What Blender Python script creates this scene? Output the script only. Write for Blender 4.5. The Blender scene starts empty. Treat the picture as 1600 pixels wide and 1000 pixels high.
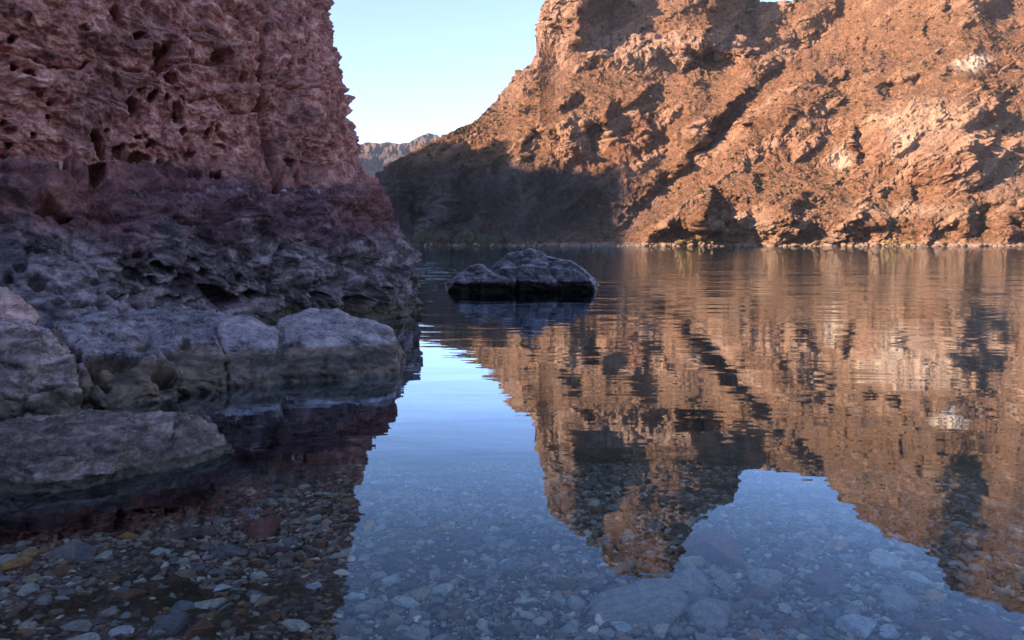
import bpy, bmesh, math, random
import numpy as np
from mathutils import Vector
from concurrent.futures import ThreadPoolExecutor

# ------------------------------------------------------------------ camera, sky, sun
S = bpy.context.scene
COL = S.collection
FPX = 1155.6                        # focal length in photo pixels (26 mm on 36 mm, 1600 px)
PITCH = math.radians(6.08)
CAMH = 1.2
cd = bpy.data.cameras.new("camera")
cd.lens = 26.0; cd.sensor_width = 36.0; cd.clip_end = 20000; cd.clip_start = 0.05
cam = bpy.data.objects.new("camera", cd); COL.objects.link(cam)
cam.location = (0, 0, CAMH); cam.rotation_euler = (math.pi/2 - PITCH, 0, 0)
S.camera = cam

SUN_EL = math.radians(20)
SUN_H = np.array([-0.86, -0.51]); SUN_H /= np.linalg.norm(SUN_H)     # horizontal direction towards the sun
w = bpy.data.worlds.new("World"); S.world = w; w.use_nodes = True
nt = w.node_tree
bg = nt.nodes['Background']; sky = nt.nodes.new('ShaderNodeTexSky')
sky.sky_type = 'NISHITA'; sky.sun_disc = False
sky.sun_elevation = SUN_EL
sky.sun_rotation = math.atan2(SUN_H[0], SUN_H[1])
sky.altitude = 2200; sky.air_density = 1.0; sky.dust_density = 0.15; sky.ozone_density = 3.0
tint = nt.nodes.new('ShaderNodeMix'); tint.data_type = 'RGBA'; tint.blend_type = 'MULTIPLY'; tint.inputs[0].default_value = 1
tint.inputs[7].default_value = (1.08, .925, .94, 1)
nt.links.new(sky.outputs[0], tint.inputs[6]); nt.links.new(tint.outputs[2], bg.inputs[0]); bg.inputs[1].default_value = 0.115
sd = bpy.data.lights.new("sun", 'SUN'); sd.energy = 4.7; sd.angle = math.radians(0.5)
sd.color = (1.0, 0.745, 0.52)
so = bpy.data.objects.new("sun", sd); COL.objects.link(so)
sv = Vector((SUN_H[0]*math.cos(SUN_EL), SUN_H[1]*math.cos(SUN_EL), math.sin(SUN_EL)))
so.rotation_euler = sv.to_track_quat('Z', 'Y').to_euler()
S.view_settings.view_transform = 'Standard'; S.view_settings.look = 'None'
S.view_settings.gamma = 1; S.view_settings.exposure = 2.05
S.render.engine = 'CYCLES'
S.cycles.max_bounces = 6; S.cycles.diffuse_bounces = 3; S.cycles.glossy_bounces = 3
S.cycles.transparent_max_bounces = 8; S.cycles.volume_bounces = 0
S.cycles.caustics_reflective = False; S.cycles.caustics_refractive = False

# ------------------------------------------------------------------ numpy noise
rng = np.random.default_rng(7)
_perm = rng.permutation(256).astype(np.int32)
_g = rng.normal(size=(256, 3)).astype(np.float32); _g /= np.linalg.norm(_g, axis=1, keepdims=True)
_rp = rng.random((256, 3)).astype(np.float32)
POOL = ThreadPoolExecutor(4)

def _par(fn, p, *a):
    p = np.ascontiguousarray(p, dtype=np.float32)
    n = len(p)
    ch = [p[i:i+60000] for i in range(0, n, 60000)]
    return np.concatenate(list(POOL.map(lambda c: fn(c, *a), ch)))

def _hash(x, y, z):
    return _perm[(_perm[(_perm[x & 255] + y) & 255] + z) & 255]

def _perlin(p):
    i = np.floor(p).astype(np.int32); f = p - i
    u = f*f*f*(f*(f*6-15)+10)
    r = 0
    for dx in (0, 1):
        wx = u[:, 0] if dx else 1-u[:, 0]
        for dy in (0, 1):
            wy = wx*(u[:, 1] if dy else 1-u[:, 1])
            for dz in (0, 1):
                wz = wy*(u[:, 2] if dz else 1-u[:, 2])
                g = _g[_hash(i[:, 0]+dx, i[:, 1]+dy, i[:, 2]+dz)]
                r = r + wz*(g[:, 0]*(f[:, 0]-dx) + g[:, 1]*(f[:, 1]-dy) + g[:, 2]*(f[:, 2]-dz))
    return r*1.5

def _fbm(p, oc, gain, mode):
    a = 1.0; t = 0; s = 0; q = p
    for o in range(oc):
        n = _perlin(q)
        if mode == 1: n = 1-2*np.abs(n)         # ridged
        elif mode == 2: n = 2*np.abs(n)-0.6     # billow: rounded lumps, sharp creases
        t = t + a*n; s += a; a *= gain
        q = q*2.03 + 17.7
    return (t/s).astype(np.float32)

def noise(p, scale, oc=1, gain=0.5, mode=0, off=0.0):
    sc = np.asarray(scale, dtype=np.float32)
    return _par(lambda c: _fbm(c*sc + off, oc, gain, mode), p)

def _worley(p):
    i = np.floor(p).astype(np.int32); f = p - i
    f1 = np.full(len(p), 9., np.float32); f2 = f1.copy(); cid = np.zeros(len(p), np.int32)
    for dx in (-1, 0, 1):
        for dy in (-1, 0, 1):
            for dz in (-1, 0, 1):
                h = _hash(i[:, 0]+dx, i[:, 1]+dy, i[:, 2]+dz)
                r = _rp[h]
                d = (r[:, 0]+dx-f[:, 0])**2 + (r[:, 1]+dy-f[:, 1])**2 + (r[:, 2]+dz-f[:, 2])**2
                m = d < f1
                f2 = np.where(m, f1, np.minimum(f2, d))
                cid = np.where(m, h, cid)
                f1 = np.where(m, d, f1)
    return np.stack([np.sqrt(f1), np.sqrt(f2), cid/255.0], 1)

def worley(p, scale, off=0.0):
    sc = np.asarray(scale, dtype=np.float32)
    return _par(lambda c: _worley(c*sc+off), p)

def sm(a, b, x):
    t = np.clip((x-a)/(b-a), 0, 1); return t*t*(3-2*t)

# ------------------------------------------------------------------ projection helpers (photo pixels <-> world)
_F = np.array([0, math.cos(PITCH), -math.sin(PITCH)]); _U = np.array([0, math.sin(PITCH), math.cos(PITCH)])
def ray(px, py):
    px = np.asarray(px, dtype=float); py = np.asarray(py, dtype=float)
    a = (px-800)/FPX; b = (500-py)/FPX
    return np.stack([a+0*b, _F[1]+b*_U[1]+0*a, _F[2]+b*_U[2]+0*a], -1)
def at_y(px, py, Y):
    d = ray(px, py); t = Y/d[..., 1]
    return d*t[..., None] + np.array([0, 0, CAMH]) if np.ndim(t) else d*t + np.array([0, 0, CAMH])
def at_z(px, py, z=0.0):
    d = ray(px, py); t = (z-CAMH)/d[..., 2]
    return d*t[..., None] + np.array([0, 0, CAMH]) if np.ndim(t) else d*t + np.array([0, 0, CAMH])
def project(P):
    q = P - np.array([0, 0, CAMH])
    dep = q @ _F
    return 800 + FPX*q[:, 0]/dep, 500 - FPX*(q @ _U)/dep

def seg_dist(px, py, poly):
    """distance to a polyline, and side (+ = right of it going down the page)"""
    best = np.full(px.shape, 1e9, np.float32); side = np.zeros(px.shape, np.float32)
    for (x0, y0), (x1, y1) in zip(poly[:-1], poly[1:]):
        dx, dy = x1-x0, y1-y0; L = dx*dx+dy*dy
        t = np.clip(((px-x0)*dx+(py-y0)*dy)/L, 0, 1)
        ex, ey = px-(x0+t*dx), py-(y0+t*dy)
        d = np.hypot(ex, ey)
        m = d < best
        best = np.where(m, d, best)
        side = np.where(m, np.sign(dy*ex-dx*ey), side)
    return best, side

# ------------------------------------------------------------------ mesh helpers
def raw_mesh(name, V, Fq, smooth=True):
    me = bpy.data.meshes.new(name)
    V = np.ascontiguousarray(V, dtype=np.float32); Fq = np.ascontiguousarray(Fq, dtype=np.int32)
    n, k = Fq.shape
    me.vertices.add(len(V)); me.vertices.foreach_set('co', V.ravel())
    me.loops.add(n*k); me.loops.foreach_set('vertex_index', Fq.ravel())
    me.polygons.add(n)
    me.polygons.foreach_set('loop_start', np.arange(0, n*k, k, dtype=np.int32))
    me.update(calc_edges=True); me.validate()
    if smooth: me.shade_smooth()
    else: me.shade_flat()
    return me

def set_attr(me, name, arr):
    arr = np.ascontiguousarray(arr, dtype=np.float32)
    a = me.attributes.new(name, 'FLOAT', 'POINT'); a.data.foreach_set('value', arr)

def link(name, me, mat, parent=None):
    o = bpy.data.objects.new(name, me); COL.objects.link(o)
    if mat: me.materials.append(mat)
    if parent: o.parent = parent
    return o

def tag(o, label=None, cat=None, group=None, kind=None):
    if label: o['label'] = label
    if cat: o['category'] = cat
    if group: o['group'] = group
    if kind: o['kind'] = kind
    return o

def grid_faces(nu, nv, flip=False):
    i = np.arange(nu*nv, dtype=np.int32).reshape(nu, nv)
    a, b, c, d = i[:-1, :-1], i[1:, :-1], i[1:, 1:], i[:-1, 1:]
    q = np.stack([a, b, c, d] if not flip else [d, c, b, a], -1)
    return q.reshape(-1, 4)

def grid_normals(P):
    du = np.gradient(P, axis=0); dv = np.gradient(P, axis=1)
    n = np.cross(du, dv); n /= np.linalg.norm(n, axis=-1, keepdims=True)+1e-9
    return n

def get_co(me):
    a = np.empty(len(me.vertices)*3, np.float32); me.vertices.foreach_get('co', a); return a.reshape(-1, 3)
def get_no(me):
    a = np.empty(len(me.vertices)*3, np.float32); me.vertex_normals.foreach_get('vector', a); return a.reshape(-1, 3)

def hull_rock(hulls, voxel, smooth_it=8):
    """union of convex hulls -> one voxel surface"""
    bm = bmesh.new()
    for pts in hulls:
        b2 = bmesh.new()
        for p in pts: b2.verts.new(tuple(p))
        r = bmesh.ops.convex_hull(b2, input=b2.verts)
        bmesh.ops.delete(b2, geom=list({e for e in r['geom_interior'] if isinstance(e, bmesh.types.BMVert)}), context='VERTS')
        bmesh.ops.recalc_face_normals(b2, faces=b2.faces)
        t = bpy.data.meshes.new('tmp'); b2.to_mesh(t); b2.free(); bm.from_mesh(t); bpy.data.meshes.remove(t)
    me = bpy.data.meshes.new('tmp'); bm.to_mesh(me); bm.free()
    o = bpy.data.objects.new('tmp', me); COL.objects.link(o)
    m = o.modifiers.new('r', 'REMESH'); m.mode = 'VOXEL'; m.voxel_size = voxel; m.adaptivity = 0
    s = o.modifiers.new('s', 'SMOOTH'); s.iterations = smooth_it; s.factor = 0.6
    dg = bpy.context.evaluated_depsgraph_get(); dg.update()
    out = bpy.data.meshes.new_from_object(o.evaluated_get(dg))
    bpy.data.objects.remove(o); bpy.data.meshes.remove(me)
    out.shade_smooth()
    return out

# ------------------------------------------------------------------ node helpers
class N:
    def __init__(s, name):
        s.m = bpy.data.materials.new(name); s.m.use_nodes = True; s.t = s.m.node_tree; s.t.nodes.clear()
        s.geo = s.n('ShaderNodeNewGeometry'); s.pos = s.geo.outputs['Position']
    def n(s, k, **kw):
        x = s.t.nodes.new(k)
        for a, b in kw.items(): setattr(x, a, b)
        return x
    def put(s, sock, v):
        if isinstance(v, bpy.types.NodeSocket): s.t.links.new(v, sock)
        elif v is not None:
            if sock.type == 'RGBA' and len(v) == 3: v = (*v, 1)
            sock.default_value = v
    def math(s, op, a, b=None, c=None, clamp=False):
        x = s.n('ShaderNodeMath', operation=op, use_clamp=clamp); s.put(x.inputs[0], a)
        if b is not None: s.put(x.inputs[1], b)
        if c is not None: s.put(x.inputs[2], c)
        return x.outputs[0]
    def noise(s, scale, detail=4, rough=.55, vec=None, stretch=None, dist=0, off=None):
        v = vec or s.pos
        if stretch or off:
            mp = s.n('ShaderNodeMapping'); s.put(mp.inputs[0], v)
            if stretch: mp.inputs['Scale'].default_value = stretch
            if off: mp.inputs['Location'].default_value = off
            v = mp.outputs[0]
        x = s.n('ShaderNodeTexNoise'); s.put(x.inputs['Vector'], v)
        x.inputs['Scale'].default_value = scale; x.inputs['Detail'].default_value = detail
        x.inputs['Roughness'].default_value = rough; x.inputs['Distortion'].default_value = dist
        return x.outputs['Fac']
    def vor(s, scale, feature='F1', out='Distance', vec=None, rnd=1):
        x = s.n('ShaderNodeTexVoronoi', feature=feature); s.put(x.inputs['Vector'], vec or s.pos)
        x.inputs['Scale'].default_value = scale; x.inputs['Randomness'].default_value = rnd
        return x.outputs[out]
    def mr(s, v, a, b, c=0., d=1.):
        x = s.n('ShaderNodeMapRange', interpolation_type='SMOOTHSTEP'); s.put(x.inputs[0], v)
        for i, q in zip((1, 2, 3, 4), (a, b, c, d)): s.put(x.inputs[i], q)
        return x.outputs[0]
    def mix(s, f, a, b, mode='MIX'):
        x = s.n('ShaderNodeMix', data_type='RGBA', blend_type=mode); s.put(x.inputs[0], f)
        s.put(x.inputs[6], a); s.put(x.inputs[7], b); return x.outputs[2]
    def ramp(s, f, stops):
        x = s.n('ShaderNodeValToRGB'); s.put(x.inputs[0], f); e = x.color_ramp.elements
        while len(e) < len(stops): e.new(.5)
        for k, (p, c) in zip(e, stops): k.position = p; k.color = (*c, 1)
        return x.outputs[0]
    def attr(s, name):
        return s.n('ShaderNodeAttribute', attribute_name=name).outputs['Fac']
    def bump(s, h, strength, dist, nrm=None):
        x = s.n('ShaderNodeBump'); x.inputs['Strength'].default_value = strength
        x.inputs['Distance'].default_value = dist; s.put(x.inputs['Height'], h)
        if nrm: s.put(x.inputs['Normal'], nrm)
        return x.outputs[0]
    def done(s, col, nrm=None, rough=.9, spec=.25):
        b = s.n('ShaderNodeBsdfPrincipled'); s.put(b.inputs['Base Color'], col)
        s.put(b.inputs['Roughness'], rough); b.inputs['Specular IOR Level'].default_value = spec
        if nrm: s.put(b.inputs['Normal'], nrm)
        o = s.n('ShaderNodeOutputMaterial'); s.t.links.new(b.outputs[0], o.inputs[0]); return s.m
    def z(s):
        x = s.n('ShaderNodeSeparateXYZ'); s.put(x.inputs[0], s.pos); return x.outputs[2]

# ------------------------------------------------------------------ materials
def near_rock_mat(name, c_dark, c_mid, c_light, k=1.0, wet=0.22, red=None, cap=None, slime=(.05, .035, .024)):
    s = N(name)
    n1 = s.noise(1.6*k, 6, .62); n2 = s.noise(4*k, 9, .64, stretch=(1, 1, 2.4), dist=.5, off=(3, 1, 7)); n3 = s.noise(38*k, 6, .7)
    c = s.ramp(n2, [(.36, c_dark), (.48, c_mid), (.62, c_light)])
    c = s.mix(s.mr(n1, .42, .62), c, s.mix(.6, c, c_dark), 'MIX')
    if red is not None:
        c = s.mix(s.attr('red'), c, s.mix(n2, red, (red[0]*.5, red[1]*.5, red[2]*.55)))
        c = s.mix(s.math('MULTIPLY', s.attr('white'), s.mr(n3, .5, .62)), c, (.62, .62, .68))
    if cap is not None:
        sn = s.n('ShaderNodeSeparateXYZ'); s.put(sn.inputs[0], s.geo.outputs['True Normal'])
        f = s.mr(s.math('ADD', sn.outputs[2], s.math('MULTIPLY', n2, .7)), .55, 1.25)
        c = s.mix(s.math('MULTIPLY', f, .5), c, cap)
    # lichen-like mottling and dark mineral specks
    c = s.mix(s.math('MULTIPLY', s.mr(n3, .52, .68), .3), c, s.mix(.5, c_light, (.5, .42, .38)))
    c = s.mix(s.math('MULTIPLY', s.mr(s.noise(90*k, 3, .6), .56, .66), .7), c, (.03, .022, .02))
    # tide-mark: brown algae stain with a ragged upper edge
    zz = s.math('ADD', s.z(), s.math('MULTIPLY', s.math('SUBTRACT', s.noise(3.5, 6, .65), .5), .9*wet))
    wf = s.mr(zz, wet*.84, wet*1.06, 1., 0.)
    c = s.mix(s.math('MULTIPLY', wf, .88), c, s.ramp(n2, [(.36, tuple(v*.6 for v in slime)), (.5, tuple(v*1.5 for v in slime)), (.66, tuple(v*3.6 for v in slime))]))
    b = s.bump(s.noise(7*k, 11, .7, stretch=(1, 1, 1.8), dist=.4), .4, .05/k)
    b = s.bump(n3, .5, .012/k, b)
    r = s.mr(s.z(), 0.02, wet*.8, .45, .88)
    return s.done(c, b, rough=r, spec=.3)

def far_rock_mat():
    s = N('canyon_rock')
    n1 = s.noise(.035, 6, .6); n2 = s.noise(.16, 8, .68); n3 = s.noise(.9, 8, .75); nv = s.noise(.5, 5, .65, stretch=(1, 1, .22))
    rock = s.ramp(n2, [(.30, (.14, .06, .035)), (.42, (.35, .165, .095)), (.55, (.52, .285, .175)), (.68, (.74, .48, .34))])
    rock = s.mix(s.mr(nv, .42, .62, 0., .5), rock, (.20, .105, .075))
    bd = s.attr('band')
    rock = s.mix(s.mr(bd, .55, .8, 0., .7), rock, s.ramp(nv, [(.3, (.32, .18, .115)), (.55, (.56, .34, .22)), (.75, (.72, .48, .33))]))
    rock = s.mix(s.mr(bd, .46, .34, 0., .7), rock, (.19, .07, .042))
    rock = s.mix(s.math('MULTIPLY', s.mr(s.noise(.35, 5, .6, stretch=(1, 1, .12), off=(8, 1, 3)), .55, .66), .55), rock, (.10, .055, .042))
    soil = s.ramp(n3, [(.32, (.15, .075, .035)), (.5, (.38, .19, .115)), (.68, (.56, .35, .235))])
    c = s.mix(s.attr('soil'), rock, soil)
    c = s.mix(s.math('MULTIPLY', s.attr('pale'), s.mr(s.math('ADD', nv, s.math('MULTIPLY', n3, .5)), .5, .75, .5, 1.)), c, (.80, .60, .44))
    c = s.mix(s.attr('pink'), c, s.ramp(nv, [(.36, (.25, .14, .10)), (.6, (.60, .39, .285))]))
    c = s.mix(s.math('MULTIPLY', s.mr(s.noise(.7, 7, .75, off=(5, 5, 5)), .52, .62), .65), c, (.10, .055, .035))
    c = s.mix(s.math('MULTIPLY', s.math('MULTIPLY', s.attr('veg'), s.mr(n2, .35, .6)), .55), c, (.16, .082, .046))
    # scattered scrub on the slopes
    v = s.mr(s.noise(1.6, 4, .7, off=(9, 2, 4)), .53, .62)
    c = s.mix(s.math('MULTIPLY', v, s.attr('veg')), c, (.085, .065, .025))
    c = s.mix(s.math('MULTIPLY', s.attr('shadow_tint'), .88), c, s.mix(.5, s.ramp(n3, [(.3, (.018, .015, .017)), (.5, (.062, .052, .055)), (.7, (.20, .165, .17))]), s.ramp(s.noise(.12, 7, .7, stretch=(1, 1, .4), off=(4, 4, 1)), [(.40, (.016, .014, .016)), (.5, (.062, .05, .052)), (.60, (.22, .18, .185))])))  # deepens the lower-left shadow through the rock colour
    # bleached bathtub ring at the waterline
    zz = s.math('ADD', s.z(), s.math('MULTIPLY', s.math('SUBTRACT', s.noise(.6, 5, .6), .5), 1.6))
    c = s.mix(s.mr(zz, .5, 1.1, .5, 0.), c, s.mix(n3, (.25, .19, .14), (.62, .52, .42)))
    b = s.bump(s.noise(.6, 12, .78), 1.0, 2.0)
    b = s.bump(s.noise(2.6, 6, .75), 1.0, .5, b)
    return s.done(c, b, rough=.95, spec=.1)

# ------------------------------------------------------------------ far canyon wall
def interp_poly(x, pts):
    p = np.array(pts, float); return np.interp(x, p[:, 0], p[:, 1])

SKY = [(300, 372), (480, 340), (540, 318), (575, 290), (600, 262), (640, 240), (680, 217), (700, 207), (740, 190), (765, 165), (790, 135),
       (830, 100), (844, 82), (847, 60), (855.4, 1.0), (866.9, -67.7), (902.0, -102.6), (926.4, -129.7), (952.9, -142.7), (960.1, -165.4), (977.0, -181.0), (1005.7, -184.6), (1068.5, -187.0), (1080.2, -155.8), (1097.2, -122.6), (1111.5, -85.1), (1156.7, -63.1), (1172, -49.2), (1185, 3.3), (1230.5, 3.3), (1280.6, -10.3), (1318.5, -16.0), (1370.8, -59.6), (1426.2, -105.0), (1448, -122.6), (1529.5, -169.0), (1554.8, -205.1), (1646.0, -241.6), (1689.2, -249.0),
       (1760, -330), (2000, -300), (2300, -200)]

def far_wall():
    nx, ny = 1500, 860
    # columns denser inside the frame
    X = np.interp(np.linspace(0, 1, nx), [0, .03, .96, 1], [470, 560, 1640, 2150])
    top = interp_poly(X, SKY)
    top = top + 3.0*noise(np.stack([X*.09, X*0, X*0], 1), 1, 4, .6) * np.where((X > 840) & (X < 858), 0, 1)
    base = 388.0
    v = np.linspace(0, 1, ny)**0.93
    Yfin = base + (top[:, None]-base)*v[None, :]
    Xfin = np.repeat(X[:, None], ny, 1)
    nyr = 560; yr = np.linspace(base, -300, nyr)                # regular grid first, cut to the skyline afterwards
    Xp = np.repeat(X[:, None], nyr, 1); Yp = np.repeat(yr[None, :], nx, 0)
    # ---- slope map: cliffs steep, talus gentle
    sl = np.full(Xp.shape, 44.0)
    def blob(cx, cy, rx, ry, val, rot=0):
        nonlocal sl
        c, s_ = math.cos(math.radians(rot)), math.sin(math.radians(rot))
        dx, dy = Xp-cx, Yp-cy
        q = ((dx*c+dy*s_)/rx)**2 + ((-dx*s_+dy*c)/ry)**2
        g = np.exp(-q**2)
        sl = sl*(1-g)+val*g
    blob(640, 330, 90, 90, 66); blob(760, 330, 150, 60, 58); blob(900, 300, 120, 45, 62)
    blob(960, 215, 130, 45, 63, -12); blob(1000, 78, 165, 30, 70, -3); blob(870, 10, 60, 75, 74)
    blob(1000, -40, 130, 45, 70); blob(900, 150, 120, 24, 36, -20); blob(1100, 130, 120, 22, 34, -8)
    blob(1440, 235, 130, 70, 62); blob(1230, 215, 90, 60, 58, -30); blob(1150, 345, 90, 32, 60)
    blob(1250, 290, 110, 24, 35); blob(1500, 330, 160, 22, 48); blob(1400, 90, 150, 50, 40, -20)
    blob(1560, 60, 80, 60, 45); blob(1480, -60, 120, 50, 52); blob(1210, 50, 70, 45, 50)
    ca_, sa_ = math.cos(math.radians(-36)), math.sin(math.radians(-36))
    al, ac = (Xp*ca_+Yp*sa_).ravel(), (-Xp*sa_+Yp*ca_).ravel()      # along / across the tilted beds
    band = noise(np.stack([al*.006, ac*.042, 0*al], 1), 1, 5, .62, 0, 2.).reshape(Xp.shape)
    sl = sl-7 + 62*np.clip(band-.02, -.12, .42)
    band_keep = band
    sl = np.clip(sl, 31, 80)
    # ---- integrate distance upwards, column by column
    d = ray(Xp, Yp); tane = d[..., 2]/d[..., 1]                 # using Y as range coordinate
    ts = np.tan(np.radians(sl))
    R = np.empty_like(Xp)
    shore = interp_poly(X, [(470, 196), (575, 186), (650, 178), (985, 172), (1200, 176), (1640, 170), (2150, 150)])
    R[:, 0] = shore
    t2 = np.minimum(tane, 10)
    for j in range(1, nyr):
        zprev = R[:, j-1]*t2[:, j-1]
        R[:, j] = (R[:, j-1]*ts[:, j] - zprev)/(ts[:, j]-t2[:, j])
    # smooth across columns so neighbouring columns agree
    k = np.hanning(61); k /= k.sum()
    Rp = np.pad(R, ((30, 30), (0, 0)), 'edge')
    R = np.apply_along_axis(lambda c: np.convolve(c, k, 'valid'), 0, Rp)
    fy = (base-Yfin)/(base+300)*(nyr-1); j0 = np.clip(fy.astype(int), 0, nyr-2); ft = fy-j0
    ii = np.arange(nx)[:, None]
    res = lambda a: a[ii, j0]*(1-ft)+a[ii, j0+1]*ft
    R, sl, band_keep = res(R), res(sl), res(band_keep)
    Xp, Yp = Xfin, Yfin; d = ray(Xp, Yp)
    # ---- sculpted buttresses (edge lines: the ground recedes to the right of each) and gullies
    px, py = Xp, Yp
    wob = noise(np.stack([px.ravel()*.035, py.ravel()*.035, 0*px.ravel()+3], 1), 1, 4, .55).reshape(px.shape)
    wob2 = noise(np.stack([px.ravel()*.035, py.ravel()*.035, 0*px.ravel()+9], 1), 1, 4, .55).reshape(px.shape)
    wx, wy = px+13*wob, py+13*wob2
    def edge(poly, wd, amp, left=.35):
        nonlocal R
        x0, x1 = min(p[0] for p in poly)-3*wd-30, max(p[0] for p in poly)+3*wd+30
        ia, ib = np.searchsorted(X, [x0, x1])
        wx_, wy_ = wx[ia:ib], wy[ia:ib]
        dd, sd_ = seg_dist(wx_, wy_, poly)
        (ax, ay), (bx, by) = poly[0], poly[-1]; L2 = (bx-ax)**2+(by-ay)**2
        tt = ((wx_-ax)*(bx-ax)+(wy_-ay)*(by-ay))/L2
        tap = 1-sm(.30, .62, abs(tt-.5)) if wd < 100 else 1-sm(72, 112, wy_)
        f = np.where(sd_ > 0, 1-np.exp(-dd/(wd*.35)), 0)*np.exp(-(dd/(wd*1.25))**2)
        l = np.where(sd_ > 0, 0, 1)*np.exp(-dd/(wd*.9))
        R[ia:ib] += (amp*f - amp*left*np.exp(-dd/(wd*.8))*np.where(sd_ > 0, np.exp(-dd/(wd*.12)), l))*tap
    edge([(912, -130), (907, -75), (905, -20), (903, 20), (906, 48), (897, 66)], 75, 32, .3)
    edge([(1116, -60), (1112, -40), (1108, 0), (1106, 50), (1112, 72), (1150, 82)], 150, 70, .2)
    edge([(1120, -30), (1112, 10), (1108, 55)], 190, 14, .1)
    edge([(1172, 88), (1190, 100), (1200, 128)], 38, 8)
    edge([(1165, 142), (1118, 182), (1078, 238), (1046, 280)], 42, 11, .5)
    edge([(952, 160), (948, 190), (952, 222)], 44, 9)
    edge([(1010, 182), (1008, 205), (1012, 238)], 16, 5)
    edge([(893, 200), (888, 222), (900, 240)], 45, 8)
    edge([(868, 36), (870, 52), (872, 66)], 26, 4)
    edge([(1065, 86), (1068, 96), (1066, 108)], 30, 5)
    edge([(945, 60), (943, 80), (947, 98)], 15, 4); edge([(988, 42), (986, 56), (990, 70)], 24, 4)
    edge([(1040, 48), (1036, 66), (1042, 92)], 12, 2.5); edge([(915, 78), (912, 90), (914, 108)], 12, 3)
    edge([(1476, -5), (1472, 14), (1480, 34)], 26, 7); edge([(1444, 30), (1440, 45), (1446, 60)], 16, 5)
    edge([(1378, 86), (1374, 98), (1380, 112)], 24, 6); edge([(1372, 132), (1368, 142), (1376, 154)], 32, 6)
    edge([(1418, 116), (1414, 124), (1418, 136)], 26, 5)
    edge([(1548, 140), (1546, 160), (1556, 186)], 30, 8, .5); edge([(1530, 122), (1528, 135), (1540, 148)], 22, 5)
    edge([(1106, 292), (1100, 318), (1094, 350)], 38, 9, .5)
    edge([(1238, 312), (1234, 328), (1240, 348)], 26, 6); edge([(1514, 322), (1510, 342), (1518, 366)], 36, 8)
    edge([(1574, 326), (1570, 350), (1576, 382)], 30, 8); edge([(1330, 352), (1326, 368), (1332, 384)], 34, 5)
    edge([(1348, 52), (1346, 72), (1352, 92)], 14, 4); edge([(1300, 124), (1296, 138), (1304, 154)], 22, 5)
    edge([(1270, 40), (1262, 62), (1240, 90)], 26, 4); edge([(1338, 188), (1332, 222), (1340, 262)], 18, 4)
    edge([(1240, 160), (1232, 190), (1222, 210)], 18, 4); edge([(1180, 270), (1174, 284), (1182, 300)], 20, 4)
    edge([(832, 196), (820, 222), (812, 250)], 30, 5); edge([(705, 262), (700, 300), (706, 350)], 30, 5, .6)
    edge([(640, 262), (634, 300), (642, 350)], 20, 5, .6); edge([(770, 240), (760, 290), (768, 340)], 26, 5)
    edge([(1420, 290), (1416, 306), (1424, 318)], 20, 4); edge([(1030, 130), (1000, 150), (985, 165)], 24, 5)
    edge([(905, 140), (880, 158), (868, 172)], 24, 5); edge([(1120, -10), (1060, 20), (1010, 40)], 30, 4)
    # the right-hand spur stands nearer than the central mass, along the big diagonal gully
    spur = [(1420, -120), (1318, 34), (1232, 112), (1152, 194), (1046, 300), (985, 372)]
    dd, sd_ = seg_dist(wx, wy, spur); sg = np.where(sd_ > 0, -1, 1)*dd
    if np.mean(sg[np.searchsorted(X, 1500)]) < 0: sg = -sg
    R -= 13*sm(-4, 34, sg)*sm(384, 340, py)*np.exp(-np.clip(sg, 0, None)/420) ; R += 5*np.exp(-((sg+14)/13)**2)*sm(380, 330, py)
    # rounded pale shield on the right
    R -= 7*np.exp(-(((px-1455)/85)**2+((py-225)/62)**2)**1.6)
    R -= 4*np.exp(-(((px-1235)/40)**2+((py-330)/40)**2)**1.6)
    P = d*(R/d[..., 1])[..., None] + np.array([0, 0, CAMH])
    # ---- rock-scale relief pushed along the surface normal
    shp = P.shape; Nn = grid_normals(P)
    sgn = np.sign((Nn*(-d)).sum(-1, keepdims=True)); Nn *= sgn
    Nn[..., :] = Nn
    Pf = P.reshape(-1, 3).astype(np.float32)
    warp = np.stack([noise(Pf, .05, 3, off=11.), noise(Pf, .05, 3, off=27.), noise(Pf, .05, 3, off=43.)], 1)*5
    Q = Pf + warp
    steep = np.clip((sl.ravel()-38)/24, 0.08, 1)
    b1 = noise(Q, (.045, .045, .03), 5, .55, 2)                  # big rounded masses
    b2 = noise(Q, (.19, .19, .085), 5, .62, 2, 5.)               # columns and blocks
    r1 = noise(Q, (.11, .11, .05), 5, .58, 1, 31.)               # sharp crests
    f1 = noise(Pf, .7, 4, .6, 0, 3.)
    ter = noise(Q, (.03, .03, .42), 3, .6, 1, 71.)               # strata steps
    disp = 3.6*b1*(.45+.55*steep) + 3.0*b2*(.12+.88*steep) + 1.8*r1*(.3+.7*steep) + .45*f1*(.5+steep) + .5*ter*steep
    wk = worley(Pf, .42)
    disp += .5*(wk[:, 1]-wk[:, 0])*(1-.5*steep) * (wk[:, 2] > .35)
    wb = worley(Q, (.085, .085, .06), 9.); wc = worley(Q+warp*.3, (.24, .24, .15), 19.)
    disp += 3.8*np.minimum(wb[:, 1]-wb[:, 0], .55)*(.15+.85*steep)*(.4+wb[:, 2]) + 1.8*np.minimum(wc[:, 1]-wc[:, 0], .5)*(.5+wc[:, 2])*(.25+.75*steep)
    disp += 2.6*noise(Pf, .022, 3, .5, 2, 55.)
    disp += 9*np.clip(noise(Q, (.10, .10, .14), 5, .6, 0, 77.)-.10, 0, .35)*(1-.6*steep) + .8*noise(Pf, .33, 4, .65, 2, 12.)
    edge_fade = np.ones(shp[:2]); 
    edge_fade[:, :6] *= np.linspace(.3, 1, 6)[None, :]
    disp = disp.reshape(shp[:2])*edge_fade
    # keep the towers' left outline crisp
    dirn = Nn.copy(); dirn[..., 2] *= .5
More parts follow.
